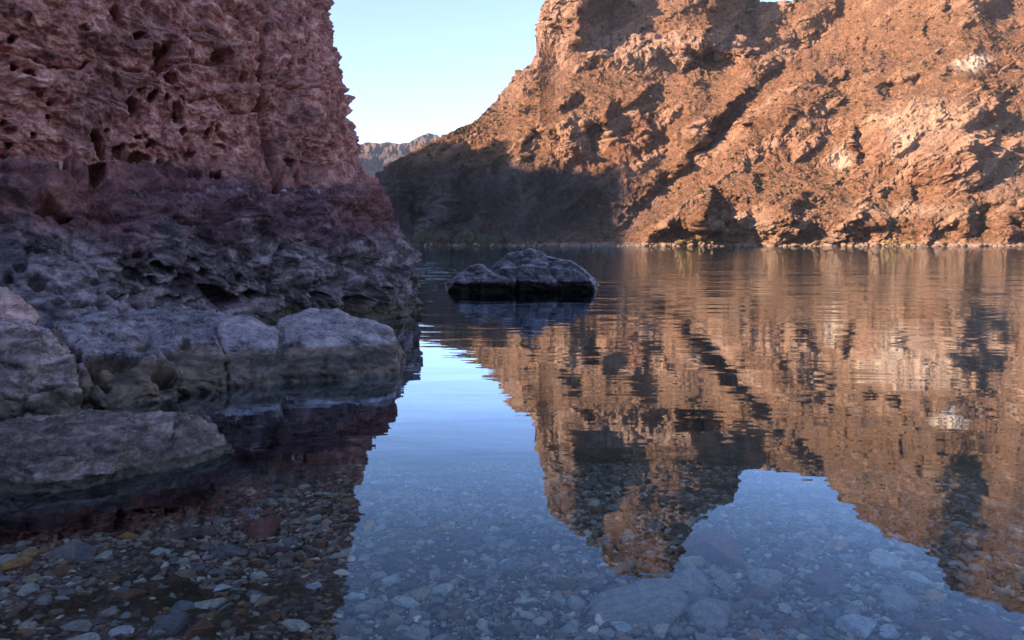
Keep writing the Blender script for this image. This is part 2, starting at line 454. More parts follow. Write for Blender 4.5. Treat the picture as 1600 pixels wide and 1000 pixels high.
    P = P + dirn*disp[..., None]
    # ---- the back of the mountain: falls away behind the skyline
    nb = 14
    tb = np.linspace(0, 1, nb+1)[1:]
    back = []
    last = P[:, -1]
    for t in tb:
        q = last.copy(); q[:, 1] += 160*t**1.3; q[:, 0] *= (1+.5*t); q[:, 2] = last[:, 2]*(1-t**1.2) - 2*t
        back.append(q)
    P = np.concatenate([P, np.stack(back, 1)], 1)
    nyt = ny+nb
    me = raw_mesh('canyon_mountain', P.reshape(-1, 3), grid_faces(nx, nyt))
    # ---- colour regions (differences in the rock, plus one patch of painted shade)
    def g(cx, cy, rx, ry, rot=0, pw=1.5):
        c, s_ = math.cos(math.radians(rot)), math.sin(math.radians(rot))
        dx, dy = wx-cx, wy-cy
        q = ((dx*c+dy*s_)/rx)**2 + ((-dx*s_+dy*c)/ry)**2
        return np.exp(-q**pw)
    def pad(a): return np.concatenate([a, np.repeat(a[:, -1:], nb, 1)], 1).ravel()
    pale = np.maximum.reduce([1.1*g(1520, 98, 30, 12, -12), .6*g(1415, 222, 22, 40, 8), .45*g(1400, 190, 30, 26), .8*g(1315, 248, 18, 16),
                              .35*g(1450, 200, 80, 50), .4*g(1420, 330, 90, 12), .25*g(1560, 270, 60, 50), .5*g(1365, 185, 22, 4, -14), .4*g(1180, 350, 40, 20)])
    pink = np.maximum.reduce([.95*g(1010, 75, 165, 26, -2), .95*g(870, 30, 35, 90), .6*g(1000, -60, 130, 60), .7*g(800, 130, 60, 24, -38), .75*g(860, 96, 50, 22)])
    set_attr(me, 'band', pad(np.clip(band_keep*1.6+.5, 0, 1)))
    soil = np.clip((50-sl)/12, 0, 1)
    soil = np.maximum(soil*.85, .7*g(1240, 285, 130, 40))*(1-.9*pink)*(1-pale)
    veg = np.clip(soil + .35, 0, 1)*(1-.8*pink)*(1-pale); veg = np.maximum(veg, .9*g(1230, 290, 120, 26)); veg = np.maximum(veg, g(980, 140, 170, 30, -12)); veg = np.maximum(veg, .8*g(1250, 60, 120, 40, -30)); veg *= 1-.6*g(1440, 230, 120, 60)
    shadow_tint = np.clip(1.1*g(730, 318, 290, 72, 0, 3.), 0, 1)  # darker, cooler colour painted where the cast shadow falls, to strengthen it
    set_attr(me, 'shadow_tint', pad(shadow_tint)); set_attr(me, 'pale', pad(pale)); set_attr(me, 'pink', pad(pink)); set_attr(me, 'soil', pad(soil)); set_attr(me, 'veg', pad(veg))
    return me, X, Yp, P

far_mat = far_rock_mat()
fme, FX, FY, FP = far_wall()
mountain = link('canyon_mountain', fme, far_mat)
tag(mountain, kind='structure')

def far_point(px, py):
    i = int(np.argmin(abs(FX-px))); j = int(np.argmin(abs(FY[i]-py))); return FP[i, j]

# ------------------------------------------------------------------ far hazy range seen in the gap
def distant_range():
    nx, nz = 420, 120
    X = np.linspace(380, 860, nx)
    top = interp_poly(X, [(380, 240), (520, 236), (545, 236), (560, 226), (575, 222), (590, 224), (605, 222), (625, 225), (640, 222), (655, 213), (670, 208), (682, 210), (700, 222), (760, 250), (860, 300)])
    top += 2.5*noise(np.stack([X*.12, 0*X, 0*X+5], 1), 1, 4, .6)
    v = np.linspace(0, 1, nz)
    Yp = 384+(top[:, None]-384)*v; Xp = np.repeat(X[:, None], nz, 1)
    d = ray(Xp, Yp); D = 1150 + 330*v[None, :] + 0*Xp
    # cliff band with a bench
    D = D + 60*sm(.55, .62, v)[None, :] + 50*sm(.85, .9, v)[None, :]
    Pf = np.stack([Xp.ravel()*.03, Yp.ravel()*.018, 0*Xp.ravel()], 1)
    D = D + (45*noise(Pf, 1, 5, .6, 2) + 30*noise(Pf, 2.7, 4, .6, 1, 4.)).reshape(D.shape)
    P = d*(D/d[..., 1])[..., None] + np.array([0, 0, CAMH])
    last = P[:, -1]; back = []
    for t in (.1, .3, .6, 1): 
        q = last.copy(); q[:, 1] += 700*t; q[:, 2] *= (1-t); back.append(q)
    P = np.concatenate([P, np.stack(back, 1)], 1)
    me = raw_mesh('distant_mountains', P.reshape(-1, 3), grid_faces(nx, nz+4))
    s = N('distant_rock')
    c = s.ramp(s.noise(.008, 7, .65, stretch=(1, 1, 2.5)), [(.3, (.05, .04, .04)), (.55, (.12, .08, .065)), (.75, (.22, .15, .11))])
    o = link('distant_mountains', me, s.done(c, s.bump(s.noise(.03, 8, .7), .9, 14), .95, .1)); tag(o, kind='structure')
distant_range()

# ------------------------------------------------------------------ unseen near bank hills (left and behind the camera), added and shaped to cast the evening shade
L_H = -SUN_H; A_H = np.array([SUN_H[1], -SUN_H[0]])          # light travel direction, and the horizontal axis across it
TE = math.tan(SUN_EL)
def ab(P): return P[0]*A_H[0]+P[1]*A_H[1], P[0]*L_H[0]+P[1]*L_H[1], P[2]
hill_mat = far_mat
def ridge_hill(name, crest, q0, width, jag=1.5):
    """crest: list of (a, z) ; ridge runs across the sun direction at along-light position q0"""
    c = np.array(crest, float); na = 260; nb = 60
    a = np.linspace(c[0, 0], c[-1, 0], na); z = np.interp(a, c[:, 0], c[:, 1])
    z = z + jag*noise(np.stack([a*.12, 0*a, 0*a+2], 1), 1, 4, .6)
    s_ = np.linspace(-1, 1, nb)
    prof = np.sign(1-abs(s_))*(1-abs(s_))**.8
    A, T = np.meshgrid(a, s_, indexing='ij')
    Z = z[:, None]*prof[None, :] - 1.0
    qq = q0 + T*width
    P = np.stack([A*A_H[0]+qq*L_H[0], A*A_H[1]+qq*L_H[1], Z], -1)
    Pf = P.reshape(-1, 3)
    dz = (3.0*noise(Pf, .05, 5, .6, 1)).reshape(A.shape)*(1-np.exp(-((abs(T))/.15)**2))*np.clip(Z/10, 0, 1)
    P[..., 2] += dz
    me = raw_mesh(name, P.reshape(-1, 3), grid_faces(na, nb))
    o = link(name, me, hill_mat); tag(o, kind='structure'); return o
bpts = [(1001, 384), (984, 335), (1018, 306), (1034, 285), (1026, 264), (980, 258), (904, 253), (872, 264), (845, 262), (803, 246), (808, 205), (770, 188), (730, 196), (700, 208), (640, 241), (600, 262)]
Q0 = -150.0
cr = []
for (x, y) in bpts:
    a, q, z = ab(far_point(x, y)); cr.append((a, z+(q-Q0)*TE))
cr.sort()
EDGE_A = cr[0][0]


# keep the crest monotone enough to be a ridge
ca = np.array(cr)
crest = [(ca[0, 0]-3, 0.), (ca[0, 0], ca[0, 1]*.9)] + [tuple(x) for x in cr] + [(ca[-1, 0]+30, ca[-1, 1]+8), (ca[-1, 0]+220, ca[-1, 1]+5), (ca[-1, 0]+320, 5)]
ridge_hill('shade_headland', crest, Q0, 60, .8)  # unseen; crest projected back along the sun from the wanted shadow edge
def shade_ridge():
    P0 = np.array([-330., 1180.]); a0 = P0@A_H; q0 = P0@L_H - 420
    ridge_hill('shade_ridge', [(a0-260, 20), (a0-200, 330), (a0-60, 372), (a0+60, 385), (a0+250, 395), (a0+500, 340), (a0+800, 80)], q0, 160, 14.)  # unseen ridge added to shade the lower part of the distant range
shade_ridge()
ridge_hill('shade_hill', [(-160, 4), (-110, 18), (-40, 25), (20, 26), (38, 25), (46, 17), (52, 4)], -46, 30, 2.0)  # unseen hill added to keep the near cliff and shore in shade

# ------------------------------------------------------------------ river bed and water
def bed_z(x, y):
    z = np.interp(y, [-30, -3, 1.5, 3.0, 5.0, 8, 13, 25, 60, 120], [3, .25, -.13, -.24, -.48, -1.0, -2.2, -4.0, -5.5, -5.5])
    z = z - .05*np.clip(x-1.2, 0, 20) *np.clip((y-2)/6, 0, 1) + .10*np.clip(-x-.5, 0, 3)*np.clip(1-(y-2.2)/3, 0, 1)*.5
    return z
def river_bed():
    xs = np.concatenate([-np.geomspace(3000, 5, 50), np.linspace(-4.9, 6, 330), np.geomspace(6.2, 3000, 50)])
    ys = np.concatenate([-np.geomspace(400, 3, 24), np.linspace(-2.5, 1.2, 20), np.linspace(1.25, 9, 300), np.geomspace(9.2, 3500, 70)])
    Xg, Yg = np.meshgrid(xs, ys, indexing='ij')
    Z = bed_z(Xg, Yg); P = np.stack([Xg, Yg, Z], -1); Pf = P.reshape(-1, 3)
    P[..., 2] += (.05*noise(Pf, .9, 4)+.012*noise(Pf, 9, 4, .6)).reshape(Z.shape)
    me = raw_mesh('river_bed', P.reshape(-1, 3), grid_faces(len(xs), len(ys)))
    s = N('silt')
    c = s.ramp(s.noise(6, 8, .7), [(.3, (.035, .026, .016)), (.55, (.085, .062, .035)), (.75, (.14, .11, .06))])
    c = s.mix(s.mr(s.noise(1.7, 4, .6), .5, .62), c, (.05, .06, .018))
    g = s.vor(55, 'F1', 'Color'); sv = s.n('ShaderNodeSeparateColor'); s.put(sv.inputs[0], g)
    grit = s.ramp(sv.outputs[0], [(0, (.05, .04, .035)), (.5, (.14, .11, .09)), (.85, (.24, .2, .16)), (1, (.4, .36, .3))])
    c = s.mix(s.mr(s.noise(2.2, 4, .6), .42, .55), c, grit)
    b = s.bump(s.vor(55), .8, .01); b = s.bump(s.noise(14, 8, .7), .8, .03, b)
    tag(link('river_bed', me, s.done(c, b, .85)), kind='structure')
river_bed()

def water():
    s = N('river_water')
    sp = s.n('ShaderNodeSeparateXYZ'); s.put(sp.inputs[0], s.pos); y = sp.outputs[1]
    # swell gets livelier away from the sheltered shore
    lively = s.mr(y, 5., 34., .14, 1.4)
    rip = s.noise(1.0, 3, .5, stretch=(.55, 1.5, 1), dist=.3)
    rip2 = s.noise(.33, 2, .5, stretch=(.5, 1.2, 1), off=(3, 7, 0))
    fine = s.noise(4.5, 2, .5, stretch=(.6, 1.5, 1))
    h = s.math('ADD', s.math('MULTIPLY', rip, .030), s.math('MULTIPLY', rip2, .060))
    h = s.math('ADD', h, s.math('MULTIPLY', fine, .0022))
    h = s.math('MULTIPLY', h, lively)
    nb_ = s.bump(h, 1.0, 1.0)
    fr = s.n('ShaderNodeFresnel'); fr.inputs[0].default_value = 1.33; s.put(fr.inputs['Normal'], nb_)
    fac = s.mr(fr.outputs[0], .045, .42, .07, .92)
    gl = s.n('ShaderNodeBsdfGlossy'); gl.inputs['Roughness'].default_value = 0.0
    gl.inputs['Color'].default_value = (.74, .88, 1, 1); s.put(gl.inputs['Normal'], nb_)
    tr = s.n('ShaderNodeBsdfTransparent'); tr.inputs[0].default_value = (.97, .99, 1, 1)
    mx = s.n('ShaderNodeMixShader'); s.put(mx.inputs[0], fac)
    s.t.links.new(tr.outputs[0], mx.inputs[1]); s.t.links.new(gl.outputs[0], mx.inputs[2])
    va = s.n('ShaderNodeVolumeAbsorption'); va.inputs['Color'].default_value = (.52, .74, .70, 1); va.inputs['Density'].default_value = .5
    o = s.n('ShaderNodeOutputMaterial'); s.t.links.new(mx.outputs[0], o.inputs[0]); s.t.links.new(va.outputs[0], o.inputs[1])
    x0, x1, y0, y1, z0 = -2500, 2500, -100, 3200, -9
    V = [(x0, y0, 0), (x1, y0, 0), (x1, y1, 0), (x0, y1, 0), (x0, y0, z0), (x1, y0, z0), (x1, y1, z0), (x0, y1, z0)]
    Fq = [(0, 1, 2, 3), (7, 6, 5, 4), (4, 5, 1, 0), (5, 6, 2, 1), (6, 7, 3, 2), (7, 4, 0, 3)]
    tag(link('river_water', raw_mesh('river_water', np.array(V), np.array(Fq), False), s.m), kind='structure')
water()

# ------------------------------------------------------------------ the near cliff
def holes(px, py, lst):
    """ragged cavities: (x, y, rx, ry, rot, depth)"""
    n = np.stack([px*.06, py*.06, 0*px], 1)
    wx = px + 9*noise(n, 1, 4, .65, 0, 1.); wy = py + 9*noise(n, 1, 4, .65, 0, 8.)
    out = np.zeros(len(px), np.float32)
    for (x, y, rx, ry, rot, dep) in lst:
        m = (abs(px-x) < 3*max(rx, ry)+10) & (abs(py-y) < 3*max(rx, ry)+10)
        c, s_ = math.cos(math.radians(rot)), math.sin(math.radians(rot))
        dx, dy = wx[m]-x, wy[m]-y
        q = np.sqrt(((dx*c+dy*s_)/rx)**2 + ((-dx*s_+dy*c)/ry)**2)
        v = dep*sm(1.15, .62, q)
        out[m] = np.maximum(out[m], v)
    return out

def cliff():
    path = np.array([(-22, -8), (-15, 0), (-10.5, 4.6), (-8.2, 6.6), (-6.3, 8.2), (-5.0, 9.3), (-4.0, 10.2), (-3.2, 11.0), (-2.75, 11.6), (-2.56, 12.3), (-2.7, 13.1), (-3.3, 14.2), (-5, 17), (-9, 24), (-18, 42), (-30, 62)], float)
    seg = np.r_[0, np.cumsum(np.hypot(*np.diff(path, axis=0).T))]
    # dense spacing on the visible face
    s_vis0, s_vis1 = seg[3], seg[11]+.6
    u = np.r_[np.linspace(0, s_vis0, 60)[:-1], np.linspace(s_vis0, s_vis1, 900)[:-1], np.linspace(s_vis1, seg[-1], 160)]
    px_ = np.interp(u, seg, path[:, 0]); py_ = np.interp(u, seg, path[:, 1])
    # smooth path
    uf = np.linspace(0, seg[-1], 3000); fx = np.interp(uf, seg, path[:, 0]); fy = np.interp(uf, seg, path[:, 1])
    kk = np.hanning(91); kk /= kk.sum()
    fx[45:-45] = np.convolve(fx, kk, 'valid'); fy[45:-45] = np.convolve(fy, kk, 'valid')
    px_ = np.interp(u, uf, fx); py_ = np.interp(u, uf, fy)
    tx = np.gradient(fx, uf); ty = np.gradient(fy, uf)
    tx = np.interp(u, uf, tx); ty = np.interp(u, uf, ty); L = np.hypot(tx, ty)
    nx_, ny_ = ty/L, -tx/L
    zz = np.r_[np.linspace(-2.2, -.15, 16)[:-1], np.linspace(-.15, 5.4, 660)[:-1], np.linspace(5.4, 9, 110)[:-1], np.linspace(9, 15, 50)]
    offc = np.interp(zz, [-2.2, -.4, 0, .3, .57, 1.0, 1.3, 1.47, 1.87, 2.12, 2.34, 2.96, 3.66, 4.36, 4.95, 8, 12, 14, 15],
                         [1.2, 1.05, .95, .98, 1.02, .98, .82, .58, .50, .30, .04, 0, -.12, -.30, -.42, -1.0, -2.0, -4, -7])
    offf = np.interp(zz, [-2.2, 0, .25, .5, 1.0, 1.5, 1.8, 2.02, 2.1, 2.3, 3, 4, 5, 8, 12, 14, 15],
                         [1.2, .9, .85, .9, 1.02, .92, .76, .52, -.02, -.05, 0, .05, -.1, -.8, -1.8, -4, -7])
    uc = seg[8]
    wc = np.exp(-((u-uc)/1.6)**2)[:, None]; wc = np.where(u[:, None] > uc, 1, wc)
    off = offf[None, :]*(1-wc)+offc[None, :]*wc
    # ledge height wanders along the face
    P = np.stack([px_[:, None]+nx_[:, None]*off, py_[:, None]+ny_[:, None]*off, np.repeat(zz[None, :], len(u), 0)], -1)
    shp = P.shape; Nn = grid_normals(P)
    out = np.stack([nx_, ny_, 0*nx_], -1)[:, None, :]
    Nn *= np.sign((Nn*out).sum(-1, keepdims=True)+1e-6)
    Pf = P.reshape(-1, 3).astype(np.float32); Nf = Nn.reshape(-1, 3)
    X, Y = project(Pf)
    z = Pf[:, 2]
    upper = sm(1.95, 2.3, z)
    warp = np.stack([noise(Pf, .7, 3, off=1.), noise(Pf, .7, 3, off=21.), noise(Pf, .7, 3, off=61.)], 1)*.35
    Q = Pf+warp
    d = .22*noise(Pf, .5, 3, .5) + .24*noise(Q, (1.0, 1.0, 1.25), 5, .6, 2) + .16*noise(Q, 3.1, 5, .60, 2, 7.)*(.22+.78*upper) + .042*noise(Q, 8.5, 5, .62, 2, 2.)*(.3+.7*upper)
    wb = worley(Q, (1.5, 1.5, 1.9), 3.); d += .30*np.minimum(wb[:, 1]-wb[:, 0], .38)*(.3+wb[:, 2])*(1-.4*upper)
    wb = worley(Q, 4.2, 13.); d += .07*np.minimum(wb[:, 1]-wb[:, 0], .4)*(.3+wb[:, 2])
    for sc_, am_ in ((1.3, .16), (3.3, .09), (8., .035)):
        wb = worley(Q, (sc_, sc_, sc_*1.6), sc_*9)
        d += (am_*(wb[:, 2]-.5)*sm(0, .12, wb[:, 1]-wb[:, 0]) - .25*am_*sm(.05, 0, wb[:, 1]-wb[:, 0]))*(.62-.1*upper)
    # overhanging lip / bedding lines
    nn = np.stack([X*.05, Y*.05, 0*X], 1); wA, wB = noise(nn, 1, 3, .6, 0, 5.), noise(nn, 1, 3, .6, 0, 15.)
    def crackline(poly, wd, dep, below=0.0, wpx=5):
        dd, sd_ = seg_dist(X+wpx*wA, Y+wpx*wB, poly)
        return -dep*np.exp(-(dd/wd)**2) + below*np.exp(-(dd/(wd*4))**1.5)*sd_
    front = (P[..., 1].ravel() < 13) & (X > -400) & (X < 700)
    cr_ = crackline([(408, 10), (414, 60), (418, 120), (416, 165), (418, 200), (432, 250), (438, 288)], 4.5, .22, .05)
    cr_ += crackline([(-60, 70), (0, 78), (60, 98), (75, 106), (130, 108), (138, 100)], 4, .14, -.09)
    cr_ += crackline([(138, 88), (165, 92), (200, 108), (222, 112)], 3.5, .12, -.05)
    cr_ += crackline([(240, 110), (262, 98), (318, 98), (360, 100)], 3, .08, -.05)
    cr_ += crackline([(360, 100), (385, 165), (412, 170)], 3, .07, -.05)
    cr_ += crackline([(420, 128), (470, 142), (520, 138), (545, 150)], 3, .07, -.05)
    cr_ += crackline([(175, 118), (195, 150), (235, 122), (262, 120)], 3, .08, 0)
    cr_ += crackline([(300, 160), (340, 150), (360, 178), (412, 172)], 3, .08, -.04)
    cr_ += crackline([(-40, 262), (40, 268), (110, 280), (180, 292), (250, 290), (330, 300), (430, 292), (470, 280)], 5, .12, 0)
    cr_ += crackline([(280, 352), (380, 350), (470, 372), (530, 360)], 3, .05, -.05)
    cr_ += crackline([(440, 385), (425, 420), (420, 470)], 4, .14, 0)
    cr_ += crackline([(100, 330), (180, 350), (240, 330), (300, 335)], 4, .08, 0)
    cr_ += crackline([(570, 345), (600, 358), (622, 372)], 3, .06, -.06) + crackline([(555, 415), (575, 440), (560, 480)], 4, .08, 0)
    d = d + cr_*front
    H = [(255, 92, 12, 30, 18, .55), (268, 122, 12, 8, 20, .4), (350, 88, 15, 12, -25, .5), (243, 80, 8, 12, 0, .3), (208, 165, 8, 16, -20, .35), (237, 152, 7, 13, 25, .35),
         (222, 143, 7, 6, 0, .25), (278, 178, 7, 18, -8, .35), (287, 155, 5, 9, -10, .25), (262, 152, 5, 6, 0, .2), (155, 226, 10, 24, -12, .45), (212, 250, 14, 12, 10, .4),
         (230, 246, 7, 7, 0, .35), (251, 255, 8, 7, 20, .35), (238, 226, 9, 7, 0, .3), (217, 214, 7, 5, 0, .25), (205, 227, 5, 5, 0, .25), (188, 238, 8, 14, 25, .35), (230, 212, 5, 4, 0, .2),
         (150, 268, 16, 11, 0, .45), (95, 270, 8, 7, 0, .25), (298, 280, 13, 4, 5, .25), (338, 272, 16, 5, -5, .3), (10, 246, 12, 8, 20, .35), (14, 226, 5, 5, 0, .25), (5, 195, 6, 6, 0, .25),
         (316, 188, 5, 6, 0, .2), (328, 203, 5, 6, 0, .2), (342, 199, 5, 5, 0, .2), (330, 193, 3, 3, 0, .15), (350, 228, 9, 5, 0, .25), (218, 56, 9, 7, 20, .3), (293, 47, 4, 4, 0, .2), (303, 58, 5, 4, 0, .2),
         (180, 22, 8, 12, -30, .3), (45, 115, 10, 4, 10, .25), (60, 148, 6, 4, 0, .15), (78, 163, 5, 5, 0, .2), (20, 105, 7, 4, 10, .25), (130, 46, 7, 5, 0, .15), (400, 22, 6, 10, -35, .3),
         (388, 118, 6, 8, 0, .2), (415, 172, 6, 12, 0, .35), (460, 250, 9, 6, 20, .3), (468, 268, 8, 8, 0, .3), (433, 278, 6, 8, -30, .3), (475, 232, 4, 4, 0, .2), (433, 165, 5, 5, 0, .2), (510, 166, 3, 4, 0, .15),
         (52, 212, 5, 5, 0, .2), (74, 184, 5, 4, 0, .2), (65, 140, 3, 2, 0, .15), (170, 205, 4, 4, 0, .2), (300, 240, 8, 5, -20, .2), (20, 60, 6, 8, 0, .2), (285, 205, 6, 6, 0, .25), (372, 12, 5, 4, 0, .2),
         # lower mass
         (205, 430, 16, 12, 10, .4), (232, 440, 12, 10, 0, .35), (262, 424, 14, 8, 12, .3), (290, 442, 16, 12, 0, .45), (330, 460, 26, 14, 5, .5), (352, 470, 22, 12, 0, .5), (245, 415, 9, 6, 0, .3), (215, 400, 8, 6, 10, .25),
         (262, 470, 20, 8, 0, .4), (303, 472, 18, 8, 0, .4), (300, 405, 9, 5, 10, .2), (318, 428, 8, 7, 0, .25), (75, 325, 22, 10, -10, .3), (100, 338, 14, 9, 10, .3), (560, 470, 20, 8, 0, .3), (500, 462, 14, 6, 0, .25), (600, 452, 12, 6, 0, .2), (590, 415, 9, 7, 0, .15),
         (235, 400, 6, 5, 0, .25), (378, 440, 10, 8, 0, .25), (395, 462, 10, 8, 0, .3)]
    hl = holes(X, Y, H)*front
    d = d - hl
    # many small random pits on the upper face, clustered
    wk = worley(Q, (5.2, 5.2, 4.2)); cl = sm(.14, .42, noise(Pf, .9, 3, .5, 0, 90.))
    d -= (.12*sm(.30, .10, wk[:, 0])*(wk[:, 2] > .45)*cl)
    wk2 = worley(Q, 13., 5.); d -= .035*sm(.30, .12, wk2[:, 0])*(wk2[:, 2] > .5)*(.35+.65*cl)
    Pn = Pf + Nf*d[:, None]
    Pn = Pn.reshape(shp)
    me = raw_mesh('rock_cliff', Pn.reshape(-1, 3), grid_faces(shp[0], shp[1]))
    n = noise(Pf, 1.6, 4, .6, 0, 33.)
    red = np.clip(np.exp(-(((X-60)/130)**2+((Y-305)/48)**2)**1.5) + .75*np.exp(-(((X-585)/60)**2+((Y-320)/36)**2)**1.3)+ .55*np.exp(-(((X-330)/260)**2+((Y-268)/26)**2)**1.2), 0, 1)*sm(-.6, .1, n)
    white = np.exp(-((X-420)/110)**4)*np.exp(-((Y-299)/6)**2)*.9 + np.exp(-((X-232)/30)**4)*np.exp(-((Y-303)/4)**2)+ .6*np.exp(-(((X-395)/10)**2+((Y-352)/6)**2))
    set_attr(me, 'red', red); set_attr(me, 'white', np.clip(white, 0, 1))
    # lower mass is darker purple-grey basalt: a true change of rock
    low = sm(2.16, 2.02, z + .30*n)
    gry = low*sm(1.5, 1.0, z+.6*n)
    set_attr(me, 'low', low); set_attr(me, 'grey', gry)
    return me

def cliff_mat():
    s = N('cliff_rock')
    n1 = s.noise(1.1, 6, .62); n2 = s.noise(5, 9, .7, off=(3, 1, 7)); n3 = s.noise(34, 6, .7)
    up = s.ramp(n2, [(.34, (.085, .027, .022)), (.44, (.34, .118, .092)), (.54, (.66, .275, .215)), (.66, (.92, .53, .43))])
    up = s.mix(s.mr(n1, .45, .63, 0., .6), up, (.24, .105, .09))
    n4 = s.noise(2.6, 8, .6, stretch=(1, 1, 2.2), dist=.6, off=(6, 2, 2))
    lo = s.ramp(n4, [(.36, (.03, .012, .015)), (.48, (.095, .038, .045)), (.66, (.26, .12, .13))])
    gr = s.ramp(n4, [(.36, (.035, .022, .025)), (.49, (.125, .085, .09)), (.66, (.42, .31, .32))])
    c = s.mix(s.attr('low'), up, lo); c = s.mix(s.attr('grey'), c, gr)
    c = s.mix(s.math('MULTIPLY', s.attr('red'), .85), c, s.ramp(n4, [(.3, (.10, .03, .024)), (.55, (.25, .085, .062)), (.75, (.38, .17, .135))]))
    c = s.mix(s.math('MULTIPLY', s.mr(n3, .52, .7), .5), c, s.mix(.5, c, (.55, .45, .42)))
    c = s.mix(s.math('MULTIPLY', s.mr(s.noise(70, 3, .6), .56, .66), .6), c, (.03, .02, .02))
    c = s.mix(s.math('MULTIPLY', s.attr('white'), s.mr(s.noise(12, 6, .7, off=(1, 2, 3)), .53, .66, 0., .8)), c, (.66, .66, .74))
    zz = s.math('ADD', s.z(), s.math('MULTIPLY', s.math('SUBTRACT', s.noise(2.2, 5, .6), .5), .5))
    c = s.mix(s.mr(zz, .16, .34, .9, 0.), c, s.mix(n3, (.05, .036, .02), (.12, .09, .05)))
    b = s.bump(s.noise(9, 10, .70), .6, .06)
    b = s.bump(n3, .6, .018, b)
    b = s.bump(s.mr(s.vor(20), 0., .35), .5, .014, b)
    return s.done(c, b, rough=s.mr(s.z(), .02, .2, .45, .88), spec=.3)
cl = link('rock_cliff', cliff(), cliff_mat())
tag(cl, 'tall reddish brown cliff pitted with dark hollows on a dark purple foot at left', 'cliff')

# ------------------------------------------------------------------ near rocks
def displace_rock(me, k, amp, seed, pits=0.0, extra=None, pit_scale=9., blk=1.0):
    P = get_co(me); Nf = get_no(me)
    warp = np.stack([noise(P, 1.3*k, 3, off=seed+1.), noise(P, 1.3*k, 3, off=seed+21.), noise(P, 1.3*k, 3, off=seed+61.)], 1)*.22/k
    Q = P+warp
    d = amp*(1.0*noise(P, 1.1*k, 3, .5, 0, seed) + .8*noise(Q, 2.1*k, 5, .6, 2, seed+3.) + .38*noise(Q, 6.5*k, 5, .58, 2, seed+7.) + .04*noise(P, 18*k, 4, .6, 1, seed+2.))
    wb = worley(Q+warp, 1.7*k, seed+5.); d += amp*1.1*np.minimum(wb[:, 1]-wb[:, 0], .22)*(.3+wb[:, 2])
    wb = worley(Q, 5.5*k, seed+6.); d += amp*.45*np.minimum(wb[:, 1]-wb[:, 0], .4)*(.3+wb[:, 2])
    for sc_, am_ in ((1.5, .7), (3.6, .3), (8.5, .08)):          # stepped, broken faces
        wb = worley(Q+warp*.6, (sc_*k, sc_*k, sc_*k*1.9), seed+sc_*9)
        d += blk*amp*am_*(wb[:, 2]-.5)*sm(0, .10, wb[:, 1]-wb[:, 0]) - blk*amp*.35*am_*sm(.05, 0, wb[:, 1]-wb[:, 0])
    d += amp*.4*noise(Q, (1.2*k, 1.2*k, 5*k), 4, .55, 1, seed+9.)
    if pits:
        wk = worley(Q, pit_scale*k, seed); cl_ = sm(-.05, .3, noise(P, 1.6*k, 3, .5, 0, seed+40.))
        d -= pits*sm(.34, .12, wk[:, 0])*(wk[:, 2] > .3)*cl_
    if extra is not None:
        X, Y = project(P); d = d + extra(X, Y, P)
    P = P + Nf*d[:, None]
    me.vertices.foreach_set('co', P.astype(np.float32).ravel()); me.update()
    me.shade_smooth()
    return me

def crack_fn(polys, front=True):
    def f(X, Y, P):
        n = np.stack([X*.05, Y*.05, 0*X], 1); r = 0
        xx = X+4*noise(n, 1, 3, .6, 0, 5.); yy = Y+4*noise(n, 1, 3, .6, 0, 15.)
        for poly, wd, dep in polys:
            dd, _ = seg_dist(xx, yy, poly); r = r - dep*np.exp(-(dd/wd)**2)
        return r
    return f

def A(px, py, Y): return at_y(px, py, Y)
def Z0(px, py, z=0.0): return at_z(px, py, z)
def prism(front, back_shift, sink=.5, lo=None):
    """front: (px, py, Y) outline points; adds a copy pushed away from the viewer and feet under water"""
    pts = [A(*p) for p in front]
    out = list(pts)
    for p in pts:
        q = np.array([p[0]*(1+.96*back_shift/p[1]), p[1]+back_shift, p[2]-.12*back_shift]); out.append(q)
        if p[2] < .22: out.append(np.array([p[0]*.99, p[1]-.04, -sink]))
        out.append(np.array([q[0], q[1], -sink]))
    return out

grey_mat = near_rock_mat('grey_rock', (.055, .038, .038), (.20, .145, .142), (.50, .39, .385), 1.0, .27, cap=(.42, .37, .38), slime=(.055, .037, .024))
dark_mat = near_rock_mat('pitted_rock', (.05, .038, .042), (.15, .11, .12), (.36, .285, .30), 1.2, .2)
warm_mat = near_rock_mat('warm_rock', (.19, .10, .08), (.45, .26, .21), (.66, .44, .375), 1.3, .2)
pale_mat = near_rock_mat('pale_rock', (.06, .037, .032), (.22, .145, .13), (.50, .37, .335), 1.3, .18)
wet_mat = near_rock_mat('wet_rock', (.05, .034, .028), (.14, .095, .08), (.34, .245, .215), 1.8, .05, slime=(.03, .024, .014))
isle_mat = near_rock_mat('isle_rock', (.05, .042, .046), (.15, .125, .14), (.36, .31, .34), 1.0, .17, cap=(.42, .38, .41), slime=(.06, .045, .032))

# pitted mass behind the ledge (left)
me = hull_rock([prism([(-120, 372, 7.4), (0, 372, 7.7), (70, 376, 8.0), (125, 398, 8.2), (172, 440, 8.2), (196, 470, 8.3), (205, 500, 8.3), (-120, 520, 6.9), (60, 520, 7.3), (150, 505, 7.7)], 1.6),
                prism([(60, 400, 8.3), (150, 405, 8.7), (240, 420, 9.2), (300, 450, 9.3), (330, 490, 9.2), (180, 500, 8.4)], 1.2)], .016, 14)
C_H = [(58, 441, 15, 10, 10, .30), (145, 437, 17, 7, 5, .25), (90, 470, 14, 7, 0, .25), (30, 415, 10, 8, 0, .2), (80, 418, 9, 6, 0, .15), (178, 462, 12, 8, 20, .25), (20, 385, 8, 4, 0, .15), (50, 388, 12, 4, 0, .15), (75, 390, 9, 4, 0, .15),
       (125, 475, 14, 6, 0, .25), (110, 450, 6, 4, 0, .15), (12, 435, 10, 8, 0, .2), (160, 478, 12, 8, 0, .25), (200, 455, 7, 5, 0, .2)]
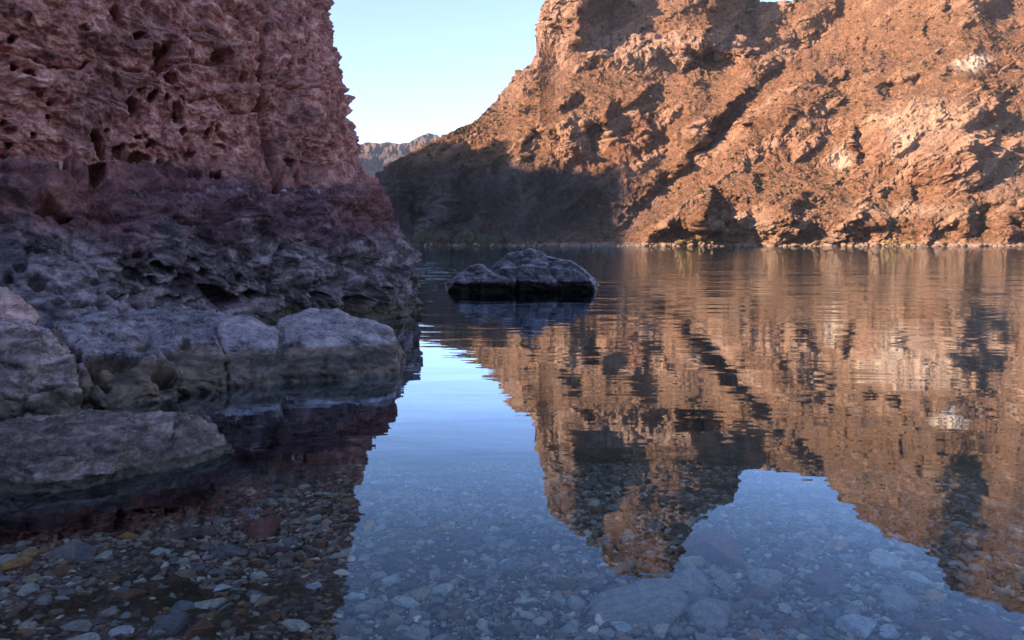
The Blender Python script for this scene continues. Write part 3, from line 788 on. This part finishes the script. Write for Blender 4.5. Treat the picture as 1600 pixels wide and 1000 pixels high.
displace_rock(me, 1.1, .11, 4., .05, lambda X, Y, P: -holes(X, Y, C_H))
tag(link('boulder', me, dark_mat), 'rounded grey boulder riddled with dark hollows between the cliff foot and the cracked ledge', 'rock')

# low ledge, inner block
me = hull_rock([prism([(78, 522, 5.9), (120, 508, 6.6), (190, 502, 7.1), (270, 502, 7.4), (330, 516, 7.2), (345, 560, 6.2), (350, 590, 5.95), (280, 600, 5.75), (130, 628, 5.2), (95, 600, 5.2)], 1.2),
                [*prism([(200, 492, 7.9), (250, 486, 8.2), (320, 494, 8.1), (380, 500, 8.0), (300, 520, 7.2), (200, 510, 7.0)], .8)]], .011, 10)
displace_rock(me, 1.2, .095, 14., .02, lambda X, Y, P: crack_fn([([(78, 510), (110, 555), (140, 590), (165, 612)], 4, .12), ([(200, 545), (240, 543), (228, 525)], 5, .07)])(X, Y, P)
              - holes(X, Y, [(170, 575, 42, 13, 5, .2), (255, 597, 20, 14, 10, .22), (225, 541, 16, 7, 15, .12), (290, 545, 10, 6, 10, .08), (120, 570, 10, 16, -20, .12)]) + .10*np.exp(-(((X-238)/20)**2+((Y-570)/15)**2)**1.5))
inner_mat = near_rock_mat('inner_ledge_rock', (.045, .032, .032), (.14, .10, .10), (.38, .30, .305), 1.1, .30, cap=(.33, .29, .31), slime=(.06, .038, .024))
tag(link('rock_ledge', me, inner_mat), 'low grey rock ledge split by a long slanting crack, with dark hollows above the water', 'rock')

# low ledge, outer tongue reaching into the river
me = hull_rock([prism([(330, 522, 6.6), (370, 498, 7.3), (395, 502, 7.3), (440, 530, 6.6), (420, 585, 6.15), (350, 592, 6.0)], 1.3),
                prism([(425, 512, 7.3), (470, 494, 7.8), (525, 491, 8.0), (560, 504, 7.5), (560, 560, 6.5), (420, 583, 6.2)], 1.0),
                prism([(455, 534, 6.8), (500, 512, 7.3), (570, 506, 7.3), (600, 521, 7.1), (622, 550, 6.75), (618, 562, 6.62), (540, 576, 6.35), (450, 582, 6.25)], .7)], .011, 12)
displace_rock(me, 1.1, .072, 24., .02, crack_fn([([(425, 500), (440, 520), (436, 548)], 4, .045), ([(335, 520), (345, 560), (352, 592)], 6, .10), ([(440, 508), (500, 503), (560, 500)], 3, .03)]), blk=.4)
tag(link('rock_ledge', me, grey_mat), 'long low tongue of rock reaching right into the river, pale grey on top', 'rock')

# blocks at the left edge
me = hull_rock([prism([(-160, 505, 4.9), (-40, 500, 5.3), (40, 512, 5.6), (85, 530, 5.5), (112, 565, 5.2), (118, 600, 5.0), (112, 628, 4.95), (20, 640, 4.85), (-140, 650, 4.6)], 1.0)], .010, 8)
displace_rock(me, 1.4, .085, 34., .02, crack_fn([([(-10, 560), (30, 580), (90, 570)], 4, .06), ([(-20, 600), (40, 610), (110, 600)], 4, .05)]))
tag(link('boulder', me, pale_mat), 'rough pale block with its foot in the water at the left edge', 'rock')
me = hull_rock([prism([(-120, 466, 6.0), (-40, 446, 6.3), (5, 452, 6.4), (32, 472, 6.4), (48, 490, 6.3), (38, 512, 6.1), (-60, 530, 5.8)], .7, -.15)], .010, 14)
displace_rock(me, 1.6, .05, 44.)
tag(link('boulder', me, warm_mat), 'smooth pinkish boulder lying on top of the rough pale block at the left edge', 'rock')

# foreground rock, half sunken
me = hull_rock([[Z0(x, y, z) for x, y, z in [(-160, 690, .12), (0, 672, .13), (70, 662, .15), (130, 655, .19), (210, 652, .19), (270, 655, .18), (325, 668, .12), (362, 700, .03), (368, 716, -.05),
                                            (300, 740, -.05), (240, 758, -.06), (150, 792, -.08), (0, 812, -.1), (-180, 800, -.1), (100, 720, .13), (200, 700, .13),
                                            (-100, 720, -.6), (350, 740, -.6), (100, 850, -.6), (0, 640, -.4), (300, 650, -.5)]],
                [Z0(x, y, z) for x, y, z in [(40, 690, .15), (190, 690, .17), (180, 740, .06), (60, 750, .06), (230, 720, .02), (100, 660, -.3), (230, 740, -.4), (20, 760, -.3)]]], .0065, 10)
displace_rock(me, 2.4, .038, 54., .008, crack_fn([([(275, 668), (268, 690), (262, 700)], 4, .035), ([(30, 740), (90, 745), (120, 735)], 3, .02), ([(150, 712), (60, 710)], 3, .02)]))
tag(link('boulder', me, wet_mat), 'low dark rock in the left foreground, half sunken beside the submerged pebbles', 'rock')

# islet
def mound(top, base, front, back, Ym):
    return [A(x, y, Ym) for x, y in top]+[Z0(x, 0*x+front, -.15) for x in base]+[np.array([(x-800)/FPX*back, back, -.2]) for x in base]
me = hull_rock([mound([(716, 434), (735, 417), (750, 414), (764, 424)], [697, 735, 790], 446, 17.9, 17.0),
                mound([(772, 418), (800, 396), (826, 390), (846, 395), (862, 412)], [745, 800, 880], 448, 18.6, 17.3),
                mound([(826, 398), (850, 401), (872, 405), (890, 409)], [790, 860, 920], 447, 18.5, 17.3),
                mound([(712, 440), (760, 425), (820, 415), (900, 422), (924, 440)], [690, 810, 936], 446, 18.2, 17.0),
                mound([(840, 412), (866, 408), (888, 407), (906, 416), (920, 432)], [820, 880, 936], 446, 18.2, 17.1)], .016, 2)
displace_rock(me, .9, .07, 64., .0, crack_fn([([(805, 425), (808, 445), (803, 462)], 4, .06), ([(770, 425), (790, 430)], 4, .07), ([(855, 410), (862, 430), (872, 440)], 4, .05)]), blk=.5)
tag(link('boulder', me, isle_mat), 'lone dark rock islet with a pale crest in the middle of the river', 'rock')
# tiny companions beside the islet
def small_rock(px, py, r, seed, mat, label):
    b = bmesh.new(); bmesh.ops.create_icosphere(b, subdivisions=5, radius=1); me = bpy.data.meshes.new('boulder'); b.to_mesh(me); b.free()
    P = get_co(me); c = Z0(px, py); P = P*np.array([r*1.5, r*1.2, r*.8]); P = P*(1+.35*noise(P, 1.3/r, 4, .6, 2, seed))[:, None] + c
    me.vertices.foreach_set('co', P.astype(np.float32).ravel()); me.shade_smooth()
    tag(link('boulder', me, mat), label, 'rock')
small_rock(690, 447, .09, 3., isle_mat, 'tiny dark stone just breaking the surface left of the rock islet')

# ------------------------------------------------------------------ pebbles on the bed
def pebble_mat():
    s = N('pebble_stone')
    t = s.attr('tone'); 
    sp = s.n('ShaderNodeObjectInfo')
    tt = s.math('FRACT', s.math('ADD', t, sp.outputs['Random']))
    c = s.ramp(tt, [(0, (.025, .022, .022)), (.12, (.07, .065, .06)), (.24, (.16, .15, .145)), (.36, (.06, .032, .025)), (.48, (.22, .235, .235)), (.60, (.08, .07, .06)), (.72, (.34, .32, .29)), (.80, (.05, .045, .045)), (.87, (.26, .13, .055)), (.93, (.10, .11, .095)), (.97, (.5, .48, .44)), (1, (.035, .03, .03))])
    c = s.mix(1.0, c, (2.4, 2.1, 1.75), 'MULTIPLY')
    n = s.noise(45, 6, .7)
    c = s.mix(s.mr(n, .5, .7, 0, .5), c, s.mix(.5, c, (.35, .33, .3)))
    c = s.mix(s.math('MULTIPLY', s.mr(s.noise(130, 3, .6), .55, .65), .5), c, (.05, .045, .04))
    c = s.mix(s.mr(s.noise(3.5, 4, .6, off=(2, 2, 2)), .5, .68, 0, .45), c, (.07, .06, .03))
    return s.done(c, s.bump(n, .5, .004), .6, .4)
peb_mat = pebble_mat()

def ico(sub):
    b = bmesh.new(); bmesh.ops.create_icosphere(b, subdivisions=sub, radius=1)
    V = np.array([v.co[:] for v in b.verts]); Fc = np.array([[v.index for v in f.verts] for f in b.faces]); b.free(); return V, Fc

def stone_shape(V, seed, jag=.28):
    r = np.random.default_rng(seed)
    P = V.copy()
    for _ in range(9):                        # flattened facets
        n = r.normal(size=3); n /= np.linalg.norm(n); h = r.uniform(.42, .82)
        dd = P@n; P = P - np.where(dd > h, (dd-h)*.93, 0)[:, None]*n
    P = P*(1.12+jag*noise(P*1.0, 1.1, 3, .5, 0, seed*3.1))[:, None]
    return P

def in_bed_view(px, py):
    x0 = np.array(px)
    return True

prng = np.random.default_rng(11)
# --- notable stones, one by one: (px, py, width_px, aspect depth, flatness, rot, colour, label)
def stone_mat(name, c):
    s = N(name); n = s.noise(30, 7, .7)
    cc = s.ramp(n, [(.3, tuple(v*.55 for v in c)), (.5, c), (.72, tuple(min(1, v*1.5) for v in c))])
    cc = s.mix(s.math('MULTIPLY', s.mr(s.noise(110, 3, .6), .55, .65), .5), cc, (.04, .035, .03))
    return s.done(cc, s.bump(s.noise(22, 8, .7), .6, .02), .65, .35)
SM = {k: stone_mat('stone_'+k, tuple(min(.6, v*k_) for v, k_ in zip(c, (1.85, 1.65, 1.42)))) for k, c in dict(grey=(.22, .22, .22), pale=(.36, .35, .33), maroon=(.15, .062, .055), brown=(.13, .075, .045), ochre=(.34, .19, .06), slate=(.12, .14, .16), dark=(.06, .055, .055), purple=(.13, .08, .095), tan=(.26, .21, .15), white=(.55, .53, .5), rust=(.26, .10, .045)).items()}
NOT = [(1115, 868, 118, .75, .42, -12, 'maroon', 'large dull red boulder under the water, below the reflected peak'),
       (982, 952, 150, .62, .22, 8, 'grey', 'broad flat pale slab under the water at bottom centre'),
       (1076, 920, 62, .8, .6, 10, 'grey', 'upright rounded grey stone under water, right of the broad flat slab'),
       (1072, 889, 50, .7, .5, 0, 'tan', 'tan grey stone under water touching the dull red boulder from below'),
       (1116, 968, 66, .75, .55, -15, 'grey', 'rounded grey stone under water near the bottom edge, right of the broad flat slab'),
       (1088, 944, 44, .7, .5, 5, 'slate', 'bluish stone wedged between the broad flat slab and the rounded grey stone below it'),
       (1136, 908, 32, .8, .5, 20, 'tan', 'small tan stone under water just below the dull red boulder'),
       (1200, 915, 50, .8, .5, 10, 'grey', 'grey angular stone under water left of the purple stone'),
       (1294, 913, 58, .8, .38, -10, 'purple', 'flat purple stone under water in the blue patch at right'),
       (1398, 938, 48, .8, .5, 0, 'grey', 'smooth grey stone lying under water right of the flat purple stone'),
       (1340, 986, 52, .6, .4, -4, 'white', 'whitish flat stone under water at the bottom edge, right of centre'),
       (1482, 957, 30, .8, .5, 0, 'purple', 'small purple stone under water near the bottom right'),
       (1384, 882, 52, .6, .3, 5, 'pale', 'thin pale stone under water, upper right of the flat purple stone'),
       (1545, 985, 60, .7, .35, 0, 'purple', 'wide purple stone under water in the bottom right corner'),
       (404, 836, 68, .7, .34, -4, 'maroon', 'dark red flat stone under the cliff reflection at left'),
       (352, 871, 58, .4, .3, -3, 'slate', 'long bluish stone under the cliff reflection, below the dark red flat stone'),
       (306, 838, 56, .7, .3, 0, 'dark', 'dark flat stone just left of the dark red flat stone'),
       (455, 851, 30, .8, .4, 5, 'slate', 'bluish oval stone just right of the dark red flat stone'),
       (265, 984, 44, .85, .65, 0, 'slate', 'rounded blue grey stone at the bottom edge at left'),
       (316, 990, 40, .8, .6, 0, 'brown', 'rounded brown stone at the bottom edge beside a rounded blue grey one'),
       (26, 888, 40, .5, .35, 20, 'ochre', 'orange ochre stone under shallow water at far left'),
       (372, 965, 24, .8, .6, 0, 'brown', 'brown oval stone near the bottom, left of the cliff reflection edge'),
       (105, 873, 62, .5, .3, -4, 'slate', 'long dark slate stone right of the ochre stone'),
       (428, 770, 36, .5, .35, 4, 'slate', 'pale oval stone farthest out, beside the dark silt'),
       (502, 776, 32, .5, .3, 0, 'pale', 'thin pale stone near the edge of the cliff reflection, farthest out'),
       (383, 805, 40, .45, .3, -4, 'slate', 'long bluish stone nearest above the dark red flat stone'),
       (345, 925, 34, .5, .45, -12, 'white', 'whitish angular stone in the middle of the dark reflection'),
       (490, 925, 24, .8, .6, 0, 'white', 'bright white round stone just inside the cliff reflection edge'),
       (612, 915, 28, .9, .7, 20, 'pale', 'pale upright stone under blue water, right of the cliff reflection edge'),
       (578, 958, 42, .7, .5, 0, 'grey', 'grey oval stone under blue water near the bottom'),
       (633, 948, 40, .45, .4, -18, 'pale', 'thin slanting pale stone under blue water near the bottom'),
       (693, 928, 34, .7, .55, 0, 'pale', 'speckled pale oval stone under blue water, lower middle'),
       (730, 845, 46, .6, .4, 0, 'purple', 'faint purple stone under blue water, farther out'),
       (745, 900, 28, .7, .5, 0, 'slate', 'greenish stone under blue water at lower middle')]
VB, FB = ico(4)
CAMP = np.array([0, 0, CAMH])
def place_on_bed(px, py):
    z = -.3
    for _ in range(6):
        p = Z0(px, py, z); z = float(bed_z(p[0], p[1]))
    return p
taken = []
GRP = 'pebbles and stones lying on the shallow river bed'
for i, (px, py, wp, asp, flat, rot, mt, lab) in enumerate(NOT):
    p = place_on_bed(px, py); dist = np.linalg.norm(p-CAMP); r = wp*.5*dist/FPX
    P = stone_shape(VB, 100+i, .22)
    P = P*np.array([r, r*asp*1.5, r*flat*1.1])
    me = raw_mesh('stone', P, FB)
    o = link('stone', me, SM[mt]); o.location = (p[0], p[1], p[2]+r*flat*.5); o.rotation_euler = (prng.uniform(-.12, .12), prng.uniform(-.12, .12), math.radians(rot))
    tag(o, lab, 'stone', GRP); taken.append((p[0], p[1], r*.9))
# --- random gravel
def scatter(n, rmin, rmax, seed, xr, yr):
    g = np.random.default_rng(seed)
    x = g.uniform(*xr, n); y = g.uniform(*yr, n)
    r = rmin*(rmax/rmin)**(g.random(n)**2.3)
    return x, y, r, g
def visible(x, y, z):
    P = np.stack([x, y, z], 1); X, Y = project(P); return X, Y
def keep_zone(X, Y, x, y):
    """shingle lies nearer than the silt; its edge runs obliquely"""
    lim = np.interp(X, [-100, 0, 150, 300, 400, 550, 900, 1600, 1700], [850, 838, 832, 800, 765, 735, 700, 690, 690])
    jit = 14*np.sin(x*7.1)+10*np.sin(x*3.3+y*5)
    return (Y > lim+jit) & (Y < 1060) & (X > -80) & (X < 1680)
# individuals: the largest pebbles
x, y, r, g = scatter(9000, .015, .052, 5, (-2.6, 3.6), (1.6, 5.2))
z = bed_z(x, y); X, Y = visible(x, y, z); ok = keep_zone(X, Y, x, y)
x, y, r, z, X, Y = [q[ok] for q in (x, y, r, z, X, Y)]
order = np.argsort(-r/np.hypot(y, 1.3)); sel = []
for i in order:
    if all((x[i]-a)**2+(y[i]-b)**2 > ((r[i]+c)*.8)**2 for a, b, c in taken):
        taken.append((x[i], y[i], r[i])); sel.append(i)
IND = sel[:255]; REST = sel[255:2600]
kinds = [('grey', .24, 'grey'), ('slate', .16, 'blue grey'), ('dark', .14, 'dark'), ('brown', .14, 'brown'), ('pale', .12, 'pale'), ('tan', .08, 'tan'), ('purple', .04, 'purplish'), ('rust', .03, 'rusty'), ('white', .02, 'whitish'), ('ochre', .03, 'ochre')]
V3, F3 = ico(3)
protos = {}
for k, _, _ in kinds:
    for v in range(4):
        me = raw_mesh('pebble', stone_shape(V3, hash_ := (sum(map(ord, k))*7+v*13) % 997, .3), F3); me.materials.append(SM[k]); protos[k, v] = me
kp = np.array([q[1] for q in kinds]); kp /= kp.sum()
LM = [(1115, 868, 'the large dull red boulder'), (982, 952, 'the broad flat slab'), (1076, 920, 'the upright grey stone'), (1116, 968, 'the rounded grey stone'), (1294, 913, 'the flat purple stone'),
      (1340, 986, 'the whitish flat stone'), (1545, 985, 'the wide purple corner stone'), (404, 836, 'the dark red flat stone'), (352, 871, 'the long bluish stone'), (265, 984, 'the rounded blue grey stone'),
      (26, 888, 'the orange ochre stone'), (612, 915, 'the pale upright stone'), (730, 845, 'the faint purple stone'), (490, 925, 'the bright white round stone'), (1384, 882, 'the thin pale stone'), (693, 928, 'the speckled oval stone')]
def near_label(X, Y, kind, i):
    d = [math.hypot(X-a, (Y-b)*1.6) for a, b, _ in LM]; j = int(np.argmin(d)); a, b, nm = LM[j]
    dx, dy = X-a, (Y-b)*1.6
    side = ('left of' if dx < 0 else 'right of') if abs(dx) > abs(dy) else ('above' if dy < 0 else 'below')
    how = 'close' if d[j] < 70 else ('a little way' if d[j] < 130 else 'well')
    return f'{kind} pebble {how} {side} {nm}'
def where(X, Y):
    if X < 535: return 'in the dark cliff reflection' , ('left of the cliff reflection edge' if X > 270 else 'towards the left edge')
    return 'under the blue reflected sky', ('at lower middle' if X < 1000 else 'at lower right')
for i in IND:
    k = kinds[g.choice(len(kinds), p=kp)]; v = int(g.integers(4))
    o = bpy.data.objects.new('pebble', protos[k[0], v]); COL.objects.link(o)
    o.scale = (r[i]*g.uniform(.9, 1.25), r[i]*g.uniform(.65, 1.0), r[i]*g.uniform(.32, .6))
    o.rotation_euler = (g.normal()*.18, g.normal()*.18, g.uniform(0, 6.28)); o.location = (x[i], y[i], z[i]+r[i]*.22)
    szw = 'thumb sized' if r[i]/np.hypot(y[i], 1.2) < .0085 else 'palm sized'
    lb = near_label(X[i], Y[i], f'{szw} {k[2]}', i)
    tag(o, lb, 'pebble', lb.replace('pebble', 'pebbles'))
# the countless rest as one mass
V2, F2 = ico(2); V1, F1 = ico(2)
shapes = [stone_shape(V2, 300+q, .3) for q in range(16)]
shapes3 = [stone_shape(V3, 500+q, .3) for q in range(10)]
xs, ys, rs, zs = [], [], [], []
bx, by, br, g2 = scatter(84000, .007, .030, 6, (-3.2, 4.2), (1.6, 6.0))
bz = bed_z(bx, by); bX, bY = visible(bx, by, bz); ok = keep_zone(bX, bY, bx, by)
bx, by, br, bz = bx[ok], by[ok], br[ok], bz[ok]
allV, allF, tone, nvt = [], [], [], 0
def add_stones(x, y, r, z, shp, Fc, g):
    global nvt
    for q, s_ in enumerate(shp):
        idx = np.arange(q, len(x), len(shp)); m = len(idx)
        if m == 0: continue
        sc = np.stack([g.uniform(.85, 1.3, m), g.uniform(.6, 1.0, m), g.uniform(.35, .7, m)], 1)*r[idx, None]
        P = s_[None]*sc[:, None, :]
        t = g.normal(size=m)*.3; c, sn = np.cos(t)[:, None], np.sin(t)[:, None]
        Px, Pz = P[..., 0]*c-P[..., 2]*sn, P[..., 0]*sn+P[..., 2]*c
        t = g.uniform(0, 6.28, m); c, sn = np.cos(t)[:, None], np.sin(t)[:, None]
        Xx, Yy = Px*c-P[..., 1]*sn, Px*sn+P[..., 1]*c
        P = np.stack([Xx+x[idx, None], Yy+y[idx, None], Pz+z[idx, None]], -1)
        allV.append(P.reshape(-1, 3)); allF.append((Fc[None]+(np.arange(m)*len(s_))[:, None, None]+nvt).reshape(-1, 3))
        tone.append(np.repeat(g.random(m), len(s_))); nvt += m*len(s_)
add_stones(bx, by, br, bz+g2.uniform(-.3, .6, len(bx))*br, shapes, F2, g2)
rr = np.array(REST)
add_stones(x[rr], y[rr], r[rr], z[rr]+r[rr]*.2, shapes3, F3, g2)
gm = raw_mesh('gravel', np.concatenate(allV), np.concatenate(allF)); set_attr(gm, 'tone', np.concatenate(tone))
tag(link('gravel', gm, peb_mat), 'mixed small gravel covering the shallow river bed between the larger pebbles', 'gravel', kind='stuff')

# ------------------------------------------------------------------ shrubs on the far shore
def leaf_mat(name, a, b):
    s = N(name); oi = s.n('ShaderNodeObjectInfo')
    c = s.mix(s.noise(1.2, 4, .6), a, b)
    m = s.done(c, None, .8, .2); return m
g_leaf = leaf_mat('willow_leaf', (.075, .078, .052), (.17, .165, .105)); y_leaf = leaf_mat('dry_leaf', (.22, .15, .06), (.36, .25, .11))
bark = N('bark').done((.12, .085, .06))
def shrub(px, py, wpx, hpx, mat, label, seed, back=1.5):
    g = np.random.default_rng(seed)
    b = far_point(px, 384).copy(); 
    base = np.array([b[0], b[1]-.4, .35]); k = b[1]/FPX; W, H = wpx*k, hpx*k
    root = bpy.data.objects.new('shrub', None); root.location = base; COL.objects.link(root)
    tag(root, label, 'shrub', 'shrubs along the far waterline')
    nl = int(900+60*W*H); 
    # clumps
    nc = int(10+2*W); cc = np.stack([g.uniform(-.42, .42, nc)*W, g.uniform(-.5, .5, nc)*min(W, 3), g.uniform(.25, .8, nc)*H], 1)
    cc[:, 2] *= np.sqrt(np.clip(1.05-(cc[:, 0]/(W*.55))**2, .1, 1)); cr2 = g.uniform(.14, .28, nc)*H
    ci = g.integers(nc, size=nl); dirs = g.normal(size=(nl, 3)); dirs /= np.linalg.norm(dirs, axis=1, keepdims=True)
    c = cc[ci]+dirs*(cr2[ci]*g.uniform(.5, 1.1, nl))[:, None]
    c[:, 2] = np.maximum(c[:, 2], .1)
    s_ = .11*(1+g.random(nl)); a = g.normal(size=(nl, 3)); a /= np.linalg.norm(a, axis=1, keepdims=True); bb = np.cross(a, g.normal(size=(nl, 3))); bb /= np.linalg.norm(bb, axis=1, keepdims=True)
    V = np.stack([c-a*s_[:, None], c+bb*s_[:, None]*.6, c+a*s_[:, None], c-bb*s_[:, None]*.6], 1).reshape(-1, 3)
    link('foliage', raw_mesh('foliage', V, np.arange(nl*4).reshape(-1, 4), False), mat, root)
    # stems
    Vs, Fs = [], []
    for q in range(7):
        t = cc[q % nc]; n0 = len(Vs)*1
        for (p, rr_) in ((np.array([t[0]*.3, t[1]*.3, -.5]), .09), (t, .03)):
            for h in range(4):
                an = h*math.pi/2; Vs.append(p+np.array([math.cos(an)*rr_, math.sin(an)*rr_, 0]))
        for h in range(4): Fs.append((n0+h, n0+(h+1) % 4, n0+4+(h+1) % 4, n0+4+h))
    link('stem', raw_mesh('stem', np.array(Vs), np.array(Fs), False), bark, root)
SHR = [(668, 384, 32, 27, g_leaf, 'tall grey green willow shrub in the shade, leftmost on the far shore'),
       (694, 384, 26, 19, g_leaf, 'low grey green shrub beside the leftmost tall willow on the shaded far shore'),
       (726, 384, 38, 22, g_leaf, 'wide grey green shrub in the middle of the shaded far shore'),
       (762, 384, 34, 17, g_leaf, 'low spreading shrub in shade left of the rock islet skyline'),
       (792, 384, 24, 20, g_leaf, 'rounded shrub on the shaded far shore directly behind the rock islet'),
       (838, 384, 20, 10, g_leaf, 'small shrub at the shaded waterline right behind the islet crest'),
       (1082, 380, 24, 15, y_leaf, 'yellowish dry bush on the sunlit far bank near the shadow edge'),
       (1062, 384, 18, 9, y_leaf, 'small straw coloured bush left of the yellowish dry bush'),
       (1108, 384, 14, 8, y_leaf, 'low straw coloured tuft right of the yellowish dry bush'),
       (1390, 381, 28, 10, y_leaf, 'low dry bush on the sunlit far bank below the pale rock face'),
       (1418, 384, 16, 7, y_leaf, 'tiny dry tuft just right of the low bush below the pale rock face')]
for i, (px, py, wp, hp, mt, lab) in enumerate(SHR): shrub(px, py, wp, hp, mt, lab, 70+i)

# desert scrub dotted over the slopes: countless
def scrub():
    g = np.random.default_rng(3); n = 3600
    i = g.integers(20, len(FX)-60, n*3); j = g.integers(10, FY.shape[1]-8, n*3)
    vg = np.empty(len(fme.vertices), np.float32); fme.attributes['veg'].data.foreach_get('value', vg); vg = vg.reshape(FP.shape[:2])
    ok = g.random(n*3) < vg[i, j]**1.5; i, j = i[ok][:n], j[ok][:n]; p = FP[i, j]; m = len(p)
    k = 26; R = .2*(4.2**(g.random(m)**1.8))
    d = g.normal(size=(m, k, 3)); d /= np.linalg.norm(d, axis=-1, keepdims=True); d[..., 2] = abs(d[..., 2])*.8
    c = p[:, None]+d*(R[:, None]*g.uniform(.3, 1, (m, k)))[..., None]; c = c.reshape(-1, 3); q = len(c)
    s_ = np.repeat(R, k)*.42; a = g.normal(size=(q, 3)); a /= np.linalg.norm(a, axis=1, keepdims=True); b = np.cross(a, g.normal(size=(q, 3))); b /= np.linalg.norm(b, axis=1, keepdims=True)
    V = np.stack([c-a*s_[:, None], c+b*s_[:, None]*.7, c+a*s_[:, None], c-b*s_[:, None]*.7], 1).reshape(-1, 3)
    o = link('desert_scrub', raw_mesh('desert_scrub', V, np.arange(q*4).reshape(-1, 4), False), leaf_mat('scrub_leaf', (.055, .042, .02), (.12, .09, .038)))
    tag(o, 'sparse olive scrub dotted over the canyon slopes', 'scrub', kind='stuff')
scrub()

# ------------------------------------------------------------------ rubble along the far waterline
def rubble():
    g = np.random.default_rng(21); V, Fc = ico(2); sh = [stone_shape(V, 700+q, .3) for q in range(8)]
    n = 1300; i = g.integers(30, len(FX)-60, n); p = FP[i, 3].copy()
    r = .08*(14**(g.random(n)**3.2)); p[:, 1] -= g.uniform(-.8, 1.8, n); p[:, 2] = g.uniform(-.1, .5, n)*r
    AV, AF, k = [], [], 0
    for q in range(n):
        s_ = sh[q % 8]*r[q]*np.array([g.uniform(.8, 1.5), g.uniform(.7, 1.2), g.uniform(.5, .9)]); t = g.uniform(0, 6.28); c, sn = math.cos(t), math.sin(t)
        AV.append(np.stack([s_[:, 0]*c-s_[:, 1]*sn, s_[:, 0]*sn+s_[:, 1]*c, s_[:, 2]], 1)+p[q]); AF.append(Fc+k); k += len(s_)
    o = link('shore_rubble', raw_mesh('shore_rubble', np.concatenate(AV), np.concatenate(AF)), stone_mat('rubble_stone', (.20, .125, .085)))
    tag(o, 'pale rubble strewn along the far waterline', 'rubble', kind='stuff')
rubble()

# ------------------------------------------------------------------ thin blue air
def haze():
    s = N('air'); s.t.nodes.remove(s.geo); v = s.n('ShaderNodeVolumePrincipled'); v.inputs['Color'].default_value = (.62, .76, 1, 1); v.inputs['Density'].default_value = .00009
    v.inputs['Anisotropy'].default_value = 0.0
    o = s.n('ShaderNodeOutputMaterial'); s.t.links.new(v.outputs[0], o.inputs[1])
    x0, x1, y0, y1, z0, z1 = -3600, 3600, -900, 4000, -14, 460
    V = [(x0, y0, z0), (x1, y0, z0), (x1, y1, z0), (x0, y1, z0), (x0, y0, z1), (x1, y0, z1), (x1, y1, z1), (x0, y1, z1)]
    Fq = [(3, 2, 1, 0), (4, 5, 6, 7), (0, 1, 5, 4), (1, 2, 6, 5), (2, 3, 7, 6), (3, 0, 4, 7)]
    tag(link('haze', raw_mesh('haze', np.array(V), np.array(Fq), False), s.m), 'thin blue air haze filling the canyon', 'haze', kind='stuff')
haze()
